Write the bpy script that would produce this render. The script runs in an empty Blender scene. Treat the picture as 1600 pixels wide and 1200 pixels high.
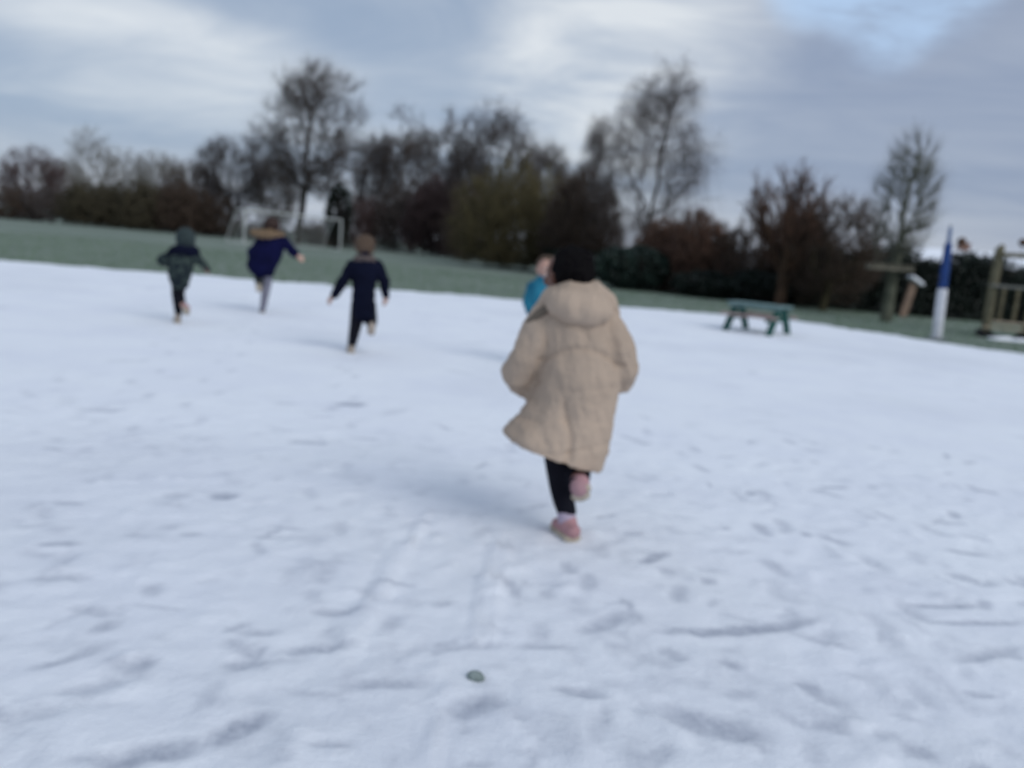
import bpy, math, random
import numpy as np
from mathutils import Vector, Matrix

# ------------------------------------------------------------------ camera, sky, sun, exposure
SC = bpy.context.scene
COL = SC.collection
F = 1256.0                     # focal length in photo pixels (1600 px wide)
PITCH, ROLL, EYE = math.radians(9.46), math.radians(5.0), 1.1
_f = np.array([0, math.cos(PITCH), -math.sin(PITCH)])
_u0 = np.array([0, math.sin(PITCH), math.cos(PITCH)])
_r0 = np.array([1.0, 0, 0])
_R = math.cos(ROLL) * _r0 + math.sin(ROLL) * _u0
_U = -math.sin(ROLL) * _r0 + math.cos(ROLL) * _u0

cam = bpy.data.cameras.new('camera')
camo = bpy.data.objects.new('camera', cam)
COL.objects.link(camo)
cam.sensor_width = 36.0
cam.lens = F / 1600 * 36
cam.clip_start, cam.clip_end = 0.05, 4000
M = Matrix.Identity(4)
for i in range(3):
    M[i][0], M[i][1], M[i][2] = _R[i], _U[i], -_f[i]
M[2][3] = EYE
camo.matrix_world = M
cam.dof.use_dof = True                       # the photograph is focused far too close
cam.dof.focus_distance = 0.9
cam.dof.aperture_fstop = 28.26 / 8.5
SC.camera = camo

SUN_AZ, SUN_EL = math.radians(135), math.radians(38)   # azimuth clockwise from +Y: behind right
sun = bpy.data.lights.new('sun', 'SUN')
sun.energy = 1.3
sun.angle = math.radians(38)
sun.color = (1.0, 0.985, 0.96)
suno = bpy.data.objects.new('sun', sun)
COL.objects.link(suno)
_sd = Vector((math.sin(SUN_AZ) * math.cos(SUN_EL), math.cos(SUN_AZ) * math.cos(SUN_EL), math.sin(SUN_EL)))
suno.rotation_euler = _sd.to_track_quat('Z', 'Y').to_euler()
suno.location = (0, 0, 40)

SC.view_settings.view_transform = 'Standard'
SC.view_settings.look = 'None'
SC.view_settings.gamma = 1
SC.view_settings.exposure = 0.06
SC.view_settings.use_curve_mapping = False
SC.cycles.use_denoising = True


def ray(x, y):
    return _f + (x - 800) / F * _R - (y - 600) / F * _U


def at(x, y, Y):
    v = ray(x, y)
    return v * (Y / v[1]) + np.array([0, 0, EYE])


def gnd(x, y):
    v = ray(x, y)
    return v * (-EYE / v[2]) + np.array([0, 0, EYE])


def horizon(x):
    return 600 - F * math.tan(PITCH) / math.cos(ROLL) + (x - 800) * math.tan(ROLL)


# ---- world: blue Nishita sky almost wholly under a sheet of winter cloud
W = bpy.data.worlds.new('World')
SC.world = W
W.use_nodes = True
nt = W.node_tree
nt.nodes.clear()
N = nt.nodes.new
Lk = nt.links.new


def nmath(op, a, b=None, c=None, tree=None, clamp=False):
    t = tree or nt
    n = t.nodes.new('ShaderNodeMath')
    n.operation = op
    n.use_clamp = clamp
    for i, v in enumerate((a, b, c)):
        if v is None:
            continue
        if isinstance(v, (int, float)):
            n.inputs[i].default_value = v
        else:
            t.links.new(v, n.inputs[i])
    return n.outputs[0]


def nmix(fac, a, b, tree=None):
    t = tree or nt
    n = t.nodes.new('ShaderNodeMix')
    n.data_type = 'RGBA'
    for s, v in ((n.inputs[0], fac), (n.inputs[6], a), (n.inputs[7], b)):
        if isinstance(v, (int, float)):
            s.default_value = v
        elif isinstance(v, tuple):
            s.default_value = (*v, 1)
        else:
            t.links.new(v, s)
    return n.outputs[2]


def nnoise(vec, scale, detail=4, rough=0.5, dist=0.0, tree=None):
    t = tree or nt
    n = t.nodes.new('ShaderNodeTexNoise')
    n.inputs['Scale'].default_value = scale
    n.inputs['Detail'].default_value = detail
    n.inputs['Roughness'].default_value = rough
    n.inputs['Distortion'].default_value = dist
    if vec is not None:
        t.links.new(vec, n.inputs['Vector'])
    return n.outputs['Fac']


def nramp(fac, stops, tree=None):
    t = tree or nt
    n = t.nodes.new('ShaderNodeMapRange')
    n.interpolation_type = 'SMOOTHSTEP'
    n.inputs[1].default_value, n.inputs[2].default_value = stops
    t.links.new(fac, n.inputs[0])
    return n.outputs[0]


sky = N('ShaderNodeTexSky')
sky.sky_type = 'NISHITA'
sky.sun_disc = False
sky.sun_elevation = SUN_EL
sky.sun_rotation = SUN_AZ
tc = N('ShaderNodeTexCoord')
sep = N('ShaderNodeSeparateXYZ')
Lk(tc.outputs['Generated'], sep.inputs[0])
X, Yd, Z = sep.outputs
zc = nmath('ADD', nmath('MAXIMUM', Z, 0.0), 0.16)
uu, vv = nmath('DIVIDE', X, zc), nmath('DIVIDE', Yd, zc)


def cloud_vec(rot, su, sv, off):
    c, s = math.cos(rot), math.sin(rot)
    a = nmath('ADD', nmath('MULTIPLY', uu, c * su), nmath('MULTIPLY', vv, s * su))
    b = nmath('ADD', nmath('MULTIPLY', uu, -s * sv), nmath('MULTIPLY', vv, c * sv))
    n = N('ShaderNodeCombineXYZ')
    Lk(a, n.inputs[0]); Lk(b, n.inputs[1])
    n.inputs[2].default_value = off
    return n.outputs[0]


def toward(px, py, r_in, r_out):
    """1 near the sky direction seen at that photo pixel, 0 beyond r_out degrees"""
    d = ray(px, py); d = d / np.linalg.norm(d)
    n = N('ShaderNodeVectorMath'); n.operation = 'DOT_PRODUCT'
    Lk(tc.outputs['Generated'], n.inputs[0]); n.inputs[1].default_value = tuple(d)
    return nramp(n.outputs['Value'], (math.cos(math.radians(r_out)), math.cos(math.radians(r_in))))


def band(p, q, half, soft):
    """a long streak of lighter cloud through the two directions"""
    a, b_ = ray(*p), ray(*q)
    nn = np.cross(a / np.linalg.norm(a), b_ / np.linalg.norm(b_)); nn /= np.linalg.norm(nn)
    n = N('ShaderNodeVectorMath'); n.operation = 'DOT_PRODUCT'
    Lk(tc.outputs['Generated'], n.inputs[0]); n.inputs[1].default_value = tuple(nn)
    wav = nmath('ADD', n.outputs['Value'], nmath('MULTIPLY', nmath('SUBTRACT', n_big, 0.5), 0.10))
    return nramp(nmath('ABSOLUTE', wav), (math.sin(math.radians(half + soft)), math.sin(math.radians(half))))


n_big = nnoise(cloud_vec(0.35, 0.34, 0.62, 3.1), 1.0, 4, 0.5, 0.3)
n_str = nnoise(cloud_vec(-0.42, 0.22, 1.15, 7.7), 1.0, 5, 0.55, 0.35)
n_fine = nnoise(cloud_vec(-0.15, 1.05, 1.9, 1.3), 1.0, 6, 0.6, 0.6)
mixn = nmath('ADD', nmath('MULTIPLY', n_str, 0.5), nmath('ADD', nmath('MULTIPLY', n_big, 0.35), nmath('MULTIPLY', n_fine, 0.15)))
bright = nramp(mixn, (0.36, 0.66))
wob = nmath('ADD', nmath('MULTIPLY', n_fine, 1.2), 0.35)
brk = nmath('ADD', nmath('MULTIPLY', nramp(n_fine, (0.28, 0.74)), 0.80), 0.25)
glow = nmath('MULTIPLY', nmath('ADD', nmath('MULTIPLY', toward(985, 40, 0, 12), 0.70), nmath('ADD', nmath('MULTIPLY', toward(900, 170, 0, 9), 0.35), nmath('MULTIPLY', toward(1010, 130, 0, 6), 0.35))), brk)
streak = nmath('MULTIPLY', nmath('MULTIPLY', band((0, 12), (430, 108), 0.1, 2.6), toward(180, 60, 5, 17)), nmath('MULTIPLY', wob, 0.62))
streak2 = nmath('MULTIPLY', nmath('MULTIPLY', band((130, 122), (430, 170), 0.1, 1.9), toward(290, 150, 3, 10)), nmath('MULTIPLY', wob, 0.30))
dull = nmath('MULTIPLY', toward(1560, 190, 4, 26), 0.8)
lightness = nmath('ADD', nmath('ADD', nmath('MULTIPLY', bright, 0.26), nmath('MULTIPLY', nramp(n_fine, (0.32, 0.74)), nmath('SUBTRACT', 0.24, nmath('MULTIPLY', dull, 0.16)))), nmath('ADD', glow, nmath('ADD', streak, streak2)), clamp=True)
c0 = nmix(dull, (0.300, 0.384, 0.520), (0.245, 0.300, 0.432))
low = nramp(Z, (0.12, 0.0))
c0 = nmix(nmath('MULTIPLY', low, 0.45), c0, (0.42, 0.45, 0.55))
cl = nmix(lightness, c0, (0.74, 0.78, 0.82))
gap = nmath('MULTIPLY', nmath('ADD', toward(1385, 25, 0, 4.0), nmath('ADD', toward(1470, -40, 0, 4.5), toward(1270, -30, 0, 3.5))), nramp(n_fine, (0.36, 0.60)), clamp=True)
gap = nmath('MULTIPLY', nmath('MULTIPLY', gap, brk), 0.8)
cl = nmix(gap, cl, (0.50, 0.70, 0.98))
bg1, bg2, mx, ow = N('ShaderNodeBackground'), N('ShaderNodeBackground'), N('ShaderNodeMixShader'), N('ShaderNodeOutputWorld')
bg1.inputs[1].default_value = 0.1
Lk(sky.outputs[0], bg1.inputs[0])
Lk(cl, bg2.inputs[0]); bg2.inputs[1].default_value = 1.0
mx.inputs[0].default_value = 0.90
Lk(bg1.outputs[0], mx.inputs[1]); Lk(bg2.outputs[0], mx.inputs[2]); Lk(mx.outputs[0], ow.inputs[0])

# ------------------------------------------------------------------ helpers
RNG = np.random.default_rng(11)
_tab = np.random.default_rng(5).random((256, 256))


def vnoise(x, y):
    xi, yi = np.floor(x).astype(int), np.floor(y).astype(int)
    fx, fy = x - xi, y - yi
    fx, fy = fx * fx * (3 - 2 * fx), fy * fy * (3 - 2 * fy)
    a, b = _tab[xi & 255, yi & 255], _tab[(xi + 1) & 255, yi & 255]
    c, d = _tab[xi & 255, (yi + 1) & 255], _tab[(xi + 1) & 255, (yi + 1) & 255]
    return (a * (1 - fx) + b * fx) * (1 - fy) + (c * (1 - fx) + d * fx) * fy


def fbm(x, y, o=4):
    s, a, t = 0, 1, 0
    for i in range(o):
        s = s + a * vnoise(x * 2 ** i + 17.3 * i, y * 2 ** i + 9.1 * i); t += a; a *= 0.5
    return s / t


def mat(name, col, rough=0.8, col2=None, scale=4.0, detail=5, bump=0.0, bscale=40, spec=0.3, lo=0.35, hi=0.65):
    m = bpy.data.materials.new(name)
    m.use_nodes = True
    t = m.node_tree
    b = t.nodes['Principled BSDF']
    b.inputs['Roughness'].default_value = rough
    b.inputs['Specular IOR Level'].default_value = spec
    co = t.nodes.new('ShaderNodeTexCoord').outputs['Object']
    if col2 is None:
        col2 = tuple(c * 0.72 for c in col)
    f = nramp(nnoise(co, scale, detail, 0.6, tree=t), (lo, hi), tree=t)
    t.links.new(nmix(f, col, col2, tree=t), b.inputs['Base Color'])
    if bump:
        bn = t.nodes.new('ShaderNodeBump')
        bn.inputs['Strength'].default_value = bump
        bn.inputs['Distance'].default_value = 0.02
        t.links.new(nnoise(co, bscale, 4, 0.6, tree=t), bn.inputs['Height'])
        t.links.new(bn.outputs[0], b.inputs['Normal'])
    return m


def mesh_np(name, V, Fc, smooth=False):
    """V (n,3), Fc (m,k)"""
    V = np.asarray(V, dtype=np.float32); Fc = np.asarray(Fc, dtype=np.int32)
    me = bpy.data.meshes.new(name)
    k = Fc.shape[1]
    me.vertices.add(len(V)); me.vertices.foreach_set('co', V.ravel())
    me.loops.add(Fc.size); me.loops.foreach_set('vertex_index', Fc.ravel())
    me.polygons.add(len(Fc))
    me.polygons.foreach_set('loop_start', np.arange(len(Fc), dtype=np.int32) * k)
    me.polygons.foreach_set('loop_total', np.full(len(Fc), k, dtype=np.int32))
    if smooth:
        me.polygons.foreach_set('use_smooth', np.ones(len(Fc), dtype=bool))
    me.update(calc_edges=True)
    me.validate()
    return me


def put(name, me, m=None, parent=None):
    if m is not None and len(me.materials) == 0:
        me.materials.append(m)
    o = bpy.data.objects.new(name, me)
    COL.objects.link(o)
    o.parent = parent
    return o


def tag(o, label, cat, group=None):
    o['label'] = label; o['category'] = cat
    if group:
        o['group'] = group
    return o


def thing(name, loc, label, cat, group=None, rz=0.0):
    o = bpy.data.objects.new(name, None)
    COL.objects.link(o)
    o.location = loc; o.rotation_euler = (0, 0, rz)
    o.empty_display_size = 0.2
    return tag(o, label, cat, group)


class MB:
    """collects boxes, bars and lofts into one mesh"""
    def __init__(s):
        s.v, s.f = [], []

    def add(s, V, Fs):
        o = len(s.v)
        s.v += [tuple(map(float, p)) for p in V]
        s.f += [tuple(i + o for i in f) for f in Fs]
        return s

    def box(s, c, size, rot=None, bev=0.0):
        hx, hy, hz = [d / 2 for d in size]
        b = min(bev, hx * .9, hy * .9, hz * .9)
        if b <= 0:
            P = [(sx * hx, sy * hy, sz * hz) for sz in (-1, 1) for sx, sy in ((-1, -1), (1, -1), (1, 1), (-1, 1))]
            Fs = [(3, 2, 1, 0), (4, 5, 6, 7), (0, 1, 5, 4), (1, 2, 6, 5), (2, 3, 7, 6), (3, 0, 4, 7)]
        else:
            P, Fs = [], []
            lv = [(-hz, b), (-hz + b, 0), (hz - b, 0), (hz, b)]
            for z, i in lv:
                x, y, q = hx - i, hy - i, b * .6
                P += [(-x + q, -y, z), (x - q, -y, z), (x, -y + q, z), (x, y - q, z), (x - q, y, z), (-x + q, y, z), (-x, y - q, z), (-x, -y + q, z)]
            Fs = [tuple(range(7, -1, -1)), tuple(range(24, 32))]
            for l in range(3):
                for k in range(8):
                    a, d = l * 8 + k, l * 8 + (k + 1) % 8
                    Fs.append((a, d, d + 8, a + 8))
        P = np.array(P)
        if rot is not None:
            P = P @ np.array(rot.to_3x3() if hasattr(rot, 'to_3x3') else rot).T
        return s.add(P + np.array(c), Fs)

    def bar(s, a, b, w, t, up=(0, 0, 1), bev=0.004):
        a, b = np.array(a, float), np.array(b, float)
        z = (b - a); L = np.linalg.norm(z); z /= L
        x = np.cross(np.array(up, float), z)
        if np.linalg.norm(x) < 1e-4:
            x = np.cross((0, 1, 0), z)
        x /= np.linalg.norm(x); y = np.cross(z, x)
        return s.box((a + b) / 2, (w, t, L), np.stack([x, y, z], 1), bev)

    def loft(s, pts, rad, k=14, caps=True, up=(0, 1, 0)):
        """tube through pts; rad: scalars or (rx, ry); rx sideways, ry along 'up'"""
        pts = np.array(pts, float)
        n = len(pts)
        rad = [(r, r) if np.isscalar(r) else r for r in rad]
        T = np.gradient(pts, axis=0)
        T /= np.linalg.norm(T, axis=1)[:, None] + 1e-9
        rings = []
        def frame(t):
            x = np.cross(up, t)
            if np.linalg.norm(x) < 1e-3:
                x = np.cross((1, 0, 0), t)
            x /= np.linalg.norm(x)
            return x, np.cross(t, x)
        seq = []
        if caps:
            for q in (0.15, 0.5, 0.85):
                c = math.cos(q * math.pi / 2)
                rr = min(rad[0])
                seq.append((pts[0] - T[0] * rr * c, T[0], (rad[0][0] * math.sin(q * math.pi / 2), rad[0][1] * math.sin(q * math.pi / 2))))
        for p, t, r in zip(pts, T, rad):
            seq.append((p, t, r))
        if caps:
            for q in (0.85, 0.5, 0.15):
                c = math.cos(q * math.pi / 2)
                rr = min(rad[-1])
                seq.append((pts[-1] + T[-1] * rr * c, T[-1], (rad[-1][0] * math.sin(q * math.pi / 2), rad[-1][1] * math.sin(q * math.pi / 2))))
        V, Fs = [], []
        for p, t, r in seq:
            x, y = frame(t)
            for j in range(k):
                a = 2 * math.pi * j / k
                V.append(p + x * r[0] * math.cos(a) + y * r[1] * math.sin(a))
        for i in range(len(seq) - 1):
            for j in range(k):
                a, b = i * k + j, i * k + (j + 1) % k
                Fs.append((a, b, b + k, a + k))
        Fs.append(tuple(range(k - 1, -1, -1)))
        Fs.append(tuple((len(seq) - 1) * k + j for j in range(k)))
        return s.add(V, Fs)

    def ell(s, c, r, rot=None, n=14):
        V, Fs = [], []
        m = n // 2 + 2
        for i in range(1, m):
            th = math.pi * i / m
            for j in range(n):
                a = 2 * math.pi * j / n
                V.append((r[0] * math.sin(th) * math.cos(a), r[1] * math.sin(th) * math.sin(a), r[2] * math.cos(th)))
        for i in range(m - 2):
            for j in range(n):
                a, b = i * n + j, i * n + (j + 1) % n
                Fs.append((a, a + n, b + n, b))
        Fs.append(tuple(range(n)))
        Fs.append(tuple((m - 2) * n + j for j in range(n - 1, -1, -1)))
        V = np.array(V)
        if rot is not None:
            V = V @ np.array(rot).T
        return s.add(V + np.array(c), Fs)

    def mesh(s, name, smooth=False):
        me = bpy.data.meshes.new(name)
        me.from_pydata(s.v, [], s.f)
        if smooth:
            for p in me.polygons:
                p.use_smooth = True
        me.update()
        return me

    def build(s, name, m, parent=None, smooth=False):
        return put(name, s.mesh(name, smooth), m, parent)


def fuse(mb, name, voxel, smooth=6, disp=None):
    """one continuous surface out of overlapping shapes"""
    o = bpy.data.objects.new('tmp', mb.mesh('tmp'))
    COL.objects.link(o)
    r = o.modifiers.new('r', 'REMESH'); r.mode = 'VOXEL'; r.voxel_size = voxel; r.use_smooth_shade = True
    if smooth:
        q = o.modifiers.new('s', 'SMOOTH'); q.factor = 0.5; q.iterations = smooth
    dg = bpy.context.evaluated_depsgraph_get()
    me = bpy.data.meshes.new_from_object(o.evaluated_get(dg))
    bpy.data.objects.remove(o)
    me.name = name
    if disp is not None:
        n = len(me.vertices)
        co = np.empty(n * 3, np.float32); me.vertices.foreach_get('co', co); co = co.reshape(-1, 3)
        no = np.empty(n * 3, np.float32); me.vertices.foreach_get('normal', no); no = no.reshape(-1, 3)
        me.vertices.foreach_set('co', (co + no * disp(co)[:, None]).astype(np.float32).ravel())
    for p in me.polygons:
        p.use_smooth = True
    me.update()
    return me


# ------------------------------------------------------------------ ground
def grass_material():
    m = bpy.data.materials.new('frosty_grass'); m.use_nodes = True
    t = m.node_tree; b = t.nodes['Principled BSDF']
    b.inputs['Roughness'].default_value = 0.9
    b.inputs['Specular IOR Level'].default_value = 0.1
    co = t.nodes.new('ShaderNodeTexCoord').outputs['Object']
    f = nramp(nnoise(co, 0.22, 6, 0.6, tree=t), (0.30, 0.70), tree=t)
    f2 = nramp(nnoise(co, 9, 4, 0.7, tree=t), (0.3, 0.7), tree=t)
    c = nmix(f, (0.215, 0.250, 0.208), (0.140, 0.180, 0.135), tree=t)
    c = nmix(nmath('MULTIPLY', f2, 0.45, tree=t), c, (0.26, 0.31, 0.29), tree=t)
    t.links.new(c, b.inputs['Base Color'])
    bn = t.nodes.new('ShaderNodeBump'); bn.inputs['Strength'].default_value = 0.5; bn.inputs['Distance'].default_value = 0.05
    t.links.new(nnoise(co, 14, 5, 0.7, tree=t), bn.inputs['Height']); t.links.new(bn.outputs[0], b.inputs['Normal'])
    return m


M_GRASS = grass_material()
g = MB(); g.add([(-900, -300, -0.032), (900, -300, -0.032), (900, 1500, -0.032), (-900, 1500, -0.032)], [(0, 1, 2, 3)])
field = g.build('grass_field', M_GRASS); field['kind'] = 'structure'


def snow_edge(x, y):
    """metres inside the snow-covered playground"""
    a = (16.57 + 0.2026 * (x + 10.71) - y) / 1.02
    nx, ny = 3.35, 2.47
    b = ((9.85 - x) * nx + (15.64 - y) * ny) / math.hypot(nx, ny)
    return np.minimum(a, b)


def axis(parts):
    out = []
    for a, b, h in parts:
        out.append(np.arange(a, b, h))
    return np.concatenate(out)


gx = axis([(-17, -8, 0.25), (-8, -3.2, 0.06), (-3.2, 3.2, 0.02), (3.2, 8, 0.06), (8, 21, 0.25)])
gy = axis([(-9, 1.0, 0.25), (1.0, 5.0, 0.018), (5.0, 10, 0.05), (10, 16, 0.14), (16, 21.2, 0.10)])
GX, GY = np.meshgrid(gx, gy)
Hs = (fbm(GX * 0.7, GY * 0.7, 3) - 0.5) * 0.02 + (fbm(GX * 5 + 40, GY * 5, 5) - 0.5) * 0.009 + (fbm(GX * 13 + 4, GY * 13, 3) - 0.5) * 0.016 * np.clip((7 - GY) / 4, .25, 1)
THIN_SHADE = np.clip((fbm(GX * 0.55 + 9, GY * 0.55 + 3, 4) - 0.58) * 1.2, 0, 1) * 0.5 + np.clip((fbm(GX * 2.6 + 3, GY * 3.4, 4) - 0.30) * 0.9, 0, 1) * 0.16 * np.clip((5.0 - GY) / 3.2, 0, 1) + np.clip((fbm(GX * 11 + 3, GY * 9 + 7, 3) - 0.60) * 3.0, 0, 1) * 0.42 * np.clip((6.5 - GY) / 4, 0, 1)        # thin snow; the print stamps also paint shade into it


def stamp(cx, cy, ang, L, Wd, depth, thin=0.3, rim=0.35, bend=0.0):
    rr = max(L, Wd) * 1.9
    i0, i1 = np.searchsorted(gx, (cx - rr, cx + rr)); j0, j1 = np.searchsorted(gy, (cy - rr, cy + rr))
    if i1 - i0 < 2 or j1 - j0 < 2:
        return
    dx, dy = GX[j0:j1, i0:i1] - cx, GY[j0:j1, i0:i1] - cy
    c, s = math.cos(ang), math.sin(ang)
    u, v = (dx * c + dy * s) / L, (-dx * s + dy * c)
    v = (v - bend * u * u) / Wd
    jag = 0.8 + 0.4 * fbm(GX[j0:j1, i0:i1] * 14, GY[j0:j1, i0:i1] * 14, 3)
    d = (np.abs(u) ** 3 + np.abs(v) ** 2.4) * jag
    k = np.exp(-d ** 1.6)
    ring = np.exp(-((d - 1.7) / 0.7) ** 2)
    Hs[j0:j1, i0:i1] += -depth * k + depth * rim * ring * jag
    THIN_SHADE[j0:j1, i0:i1] = np.maximum(THIN_SHADE[j0:j1, i0:i1], thin * k)  # thin trodden snow, plus dent shade put into the colour


def mark(p0, p1, w, depth, thin=0.35, bend=0.0, rim=0.3):
    a, b = gnd(*p0), gnd(*p1)
    d = b - a
    stamp((a[0] + b[0]) / 2, (a[1] + b[1]) / 2, math.atan2(d[1], d[0]), np.hypot(d[0], d[1]) / 2, w, depth, thin, rim, bend)


rs = random.Random(4)
for i in range(760):                                   # trodden snow, thick with prints near the camera
    y = 1.1 + 4.2 * rs.random() ** 1.5
    x = rs.uniform(-0.95, 1.0) * (y + 0.6)
    if x < 0.0 and y > 2.4 and rs.random() < 0.75:
        continue
    stamp(x, y, rs.uniform(0, math.pi), rs.uniform(0.03, 0.10), rs.uniform(0.012, 0.036), rs.uniform(0.001, 0.006), rs.uniform(0.15, 0.70), rs.uniform(.0, .4))
for i in range(110):
    y = rs.uniform(4.5, 14); x = rs.uniform(-0.75, 0.75) * y
    stamp(x, y, rs.uniform(0, math.pi), rs.uniform(0.08, 0.16), rs.uniform(0.035, 0.06), rs.uniform(0.002, 0.006), rs.uniform(0.05, 0.35))
# lumps of kicked-up snow
for i in range(320):
    y = 1.1 + 3.4 * rs.random() ** 1.4; x = rs.uniform(-0.95, 1.0) * (y + 0.6)
    stamp(x, y, rs.uniform(0, 3.1), rs.uniform(0.02, 0.06), rs.uniform(0.012, 0.03), -rs.uniform(0.004, 0.009), 0, 0)
# the scuffs that can be picked out one by one
for p0, p1, w, dp, th, bd in [
        ((1030, 996), (1292, 972), .035, .014, .60, .04), ((905, 990), (990, 955), .040, .012, .45, 0), ((440, 1018), (560, 1010), .030, .012, .5, 0),
        ((530, 1072), (680, 1066), .030, .012, .5, 0), ((670, 1016), (800, 1008), .02, .010, .4, 0), ((140, 1195), (330, 1160), .045, .018, .55, 0),
        ((320, 1165), (430, 1110), .040, .018, .6, 0), ((1020, 1112), (1215, 1158), .060, .016, .55, .02), ((860, 1075), (950, 1090), .03, .016, .5, 0),
        ((1410, 944), (1540, 946), .018, .012, .55, 0), ((1450, 970), (1600, 971), .018, .012, .5, 0), ((1240, 1060), (1290, 1085), .03, .014, .55, 0),
        ((250, 778), (300, 774), .05, .010, .35, 0), ((330, 772), (370, 780), .05, .012, .6, 0), ((110, 945), (180, 960), .03, .010, .4, 0),
        ((200, 1045), (245, 1025), .035, .013, .5, 0), ((350, 1045), (395, 1030), .035, .013, .5, 0), ((800, 1010), (905, 1012), .022, .010, .4, 0),
        ((370, 988), (440, 990), .025, .010, .4, 0), ((1400, 1165), (1470, 1180), .04, .014, .5, 0), ((1120, 1030), (1165, 1045), .03, .012, .5, 0),
        ((1490, 1030), (1590, 1012), .03, .012, .45, 0), ((700, 1120), (790, 1085), .05, .014, .55, 0), ((1000, 880), (1045, 860), .03, .012, .6, 0)]:
    mark(p0, p1, w, dp * .45, min(1, th * 1.45), bd)  # tint strengthened so painted shade makes up for weak relief contrast
for p, r, th in [((548, 630), .10, .95), ((480, 690), .10, .5), ((160, 640), .12, .4), ((655, 815), .05, .5), ((1030, 770), .07, .3), ((985, 830), .05, .6), ((1125, 822), .04, .5), ((500, 650), .07, .3), ((555, 655), .05, .3)]:
    q = gnd(*p); stamp(q[0], q[1], 0.2, r, r * .7, .010, th)
# lines of small shoe prints left by the runners
for x0, y0, x1, y1 in ((0.27, 3.05, 0.15, 0.9), (-1.57, 7.6, -0.35, 1.2), (-3.7, 8.7, -1.3, 2.0), (-3.4, 10.6, -1.7, 4.0), (0.45, 7.8, 1.6, 2.2), (1.0, 3.8, 1.4, 1.2)):
    L_ = math.hypot(x1 - x0, y1 - y0); n_ = int(L_ / .42); a_ = math.atan2(y1 - y0, x1 - x0)
    for k in range(1, n_):
        f_ = k / n_; o_ = .075 * (1 if k % 2 else -1)
        px_, py_ = x0 + (x1 - x0) * f_ - math.sin(a_) * o_, y0 + (y1 - y0) * f_ + math.cos(a_) * o_
        stamp(px_, py_, a_ + rs.uniform(-.2, .2), .085, .034, rs.uniform(.003, .007), rs.uniform(.35, .65) * min(1, 3.2 / py_), .3)
# narrow wheel lines running away from the camera
for pts in [[(560, 1000), (600, 925), (640, 850), (670, 800)], [(538, 1010), (580, 930), (622, 855)], [(742, 995), (760, 910), (782, 835)], [(765, 990), (778, 920), (796, 850)], [(670, 1200), (690, 1120)]]:
    for a, b in zip(pts, pts[1:]):
        mark(a, b, 0.013, -0.013, 0.0, 0.0, -0.7)
sd = snow_edge(GX, GY)
en = (fbm(GX * 1.3 + 5, GY * 1.3, 4) - 0.5) + (fbm(GX * 5 + 5, GY * 5, 3) - 0.5) * .8
tt = np.clip((sd + en * 0.95 + 0.1) / 0.55, -0.2, 1)
tt = np.where(tt > 0, tt * tt * (3 - 2 * tt), tt)
keep = np.clip(sd / 1.2, 0, 1)
Hs = Hs * keep + (tt - 1) * 0.075
Hs = np.where(sd > 0.8, np.maximum(Hs, -0.021 + 0.12 * (Hs + 0.021)), Hs)
Hs = np.where((sd < -0.9), -0.2, Hs)
THIN_SHADE = np.maximum(THIN_SHADE, np.clip(1 - sd / 0.5, 0, 1) * 0.6)
nyv, nxv = GX.shape
idx = np.arange(nyv * nxv).reshape(nyv, nxv)
FQ = np.stack([idx[:-1, :-1], idx[:-1, 1:], idx[1:, 1:], idx[1:, :-1]], -1).reshape(-1, 4)
okq = (sd[:-1, :-1] > -1.2).ravel()
me = mesh_np('snowy_playground', np.stack([GX, GY, Hs], -1).reshape(-1, 3), FQ[okq], True)
at_ = me.attributes.new('thin', 'FLOAT', 'POINT')
at_.data.foreach_set('value', THIN_SHADE.astype(np.float32).ravel())


def snow_material(name, attr=True):
    m = bpy.data.materials.new(name); m.use_nodes = True
    t = m.node_tree; b = t.nodes['Principled BSDF']
    b.inputs['Roughness'].default_value = 0.75
    b.inputs['Specular IOR Level'].default_value = 0.2
    co = t.nodes.new('ShaderNodeTexCoord').outputs['Object']
    f = nnoise(co, 1.1, 6, 0.6, tree=t)
    c = nmix(nramp(f, (0.35, 0.7), tree=t), (0.895, 0.922, 0.970), (0.842, 0.868, 0.935), tree=t)
    if attr:
        a = t.nodes.new('ShaderNodeAttribute'); a.attribute_name = 'thin'
        g1 = nmath('MULTIPLY', a.outputs['Fac'], nmath('ADD', nmath('MULTIPLY', nnoise(co, 30, 5, 0.7, tree=t), 1.2, tree=t), 0.25, tree=t), tree=t, clamp=True)
        c = nmix(g1, c, (0.33, 0.36, 0.44), tree=t)  # colour of thin snow and of the shade painted into prints
        g2 = nramp(nnoise(co, 60, 3, 0.7, tree=t), (0.68, 0.80), tree=t)
        c = nmix(nmath('MULTIPLY', g2, nmath('MULTIPLY', a.outputs['Fac'], 1.0, tree=t), tree=t, clamp=True), c, (0.22, 0.25, 0.24), tree=t)
    t.links.new(c, b.inputs['Base Color'])
    bn = t.nodes.new('ShaderNodeBump'); bn.inputs['Strength'].default_value = 0.7; bn.inputs['Distance'].default_value = 0.008
    t.links.new(nnoise(co, 45, 6, 0.7, tree=t), bn.inputs['Height']); t.links.new(bn.outputs[0], b.inputs['Normal'])
    return m


M_SNOW = snow_material('trodden_snow')
M_CAP = snow_material('snow_cap', False)
pg = put('snowy_playground', me, M_SNOW); pg['kind'] = 'structure'

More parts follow.
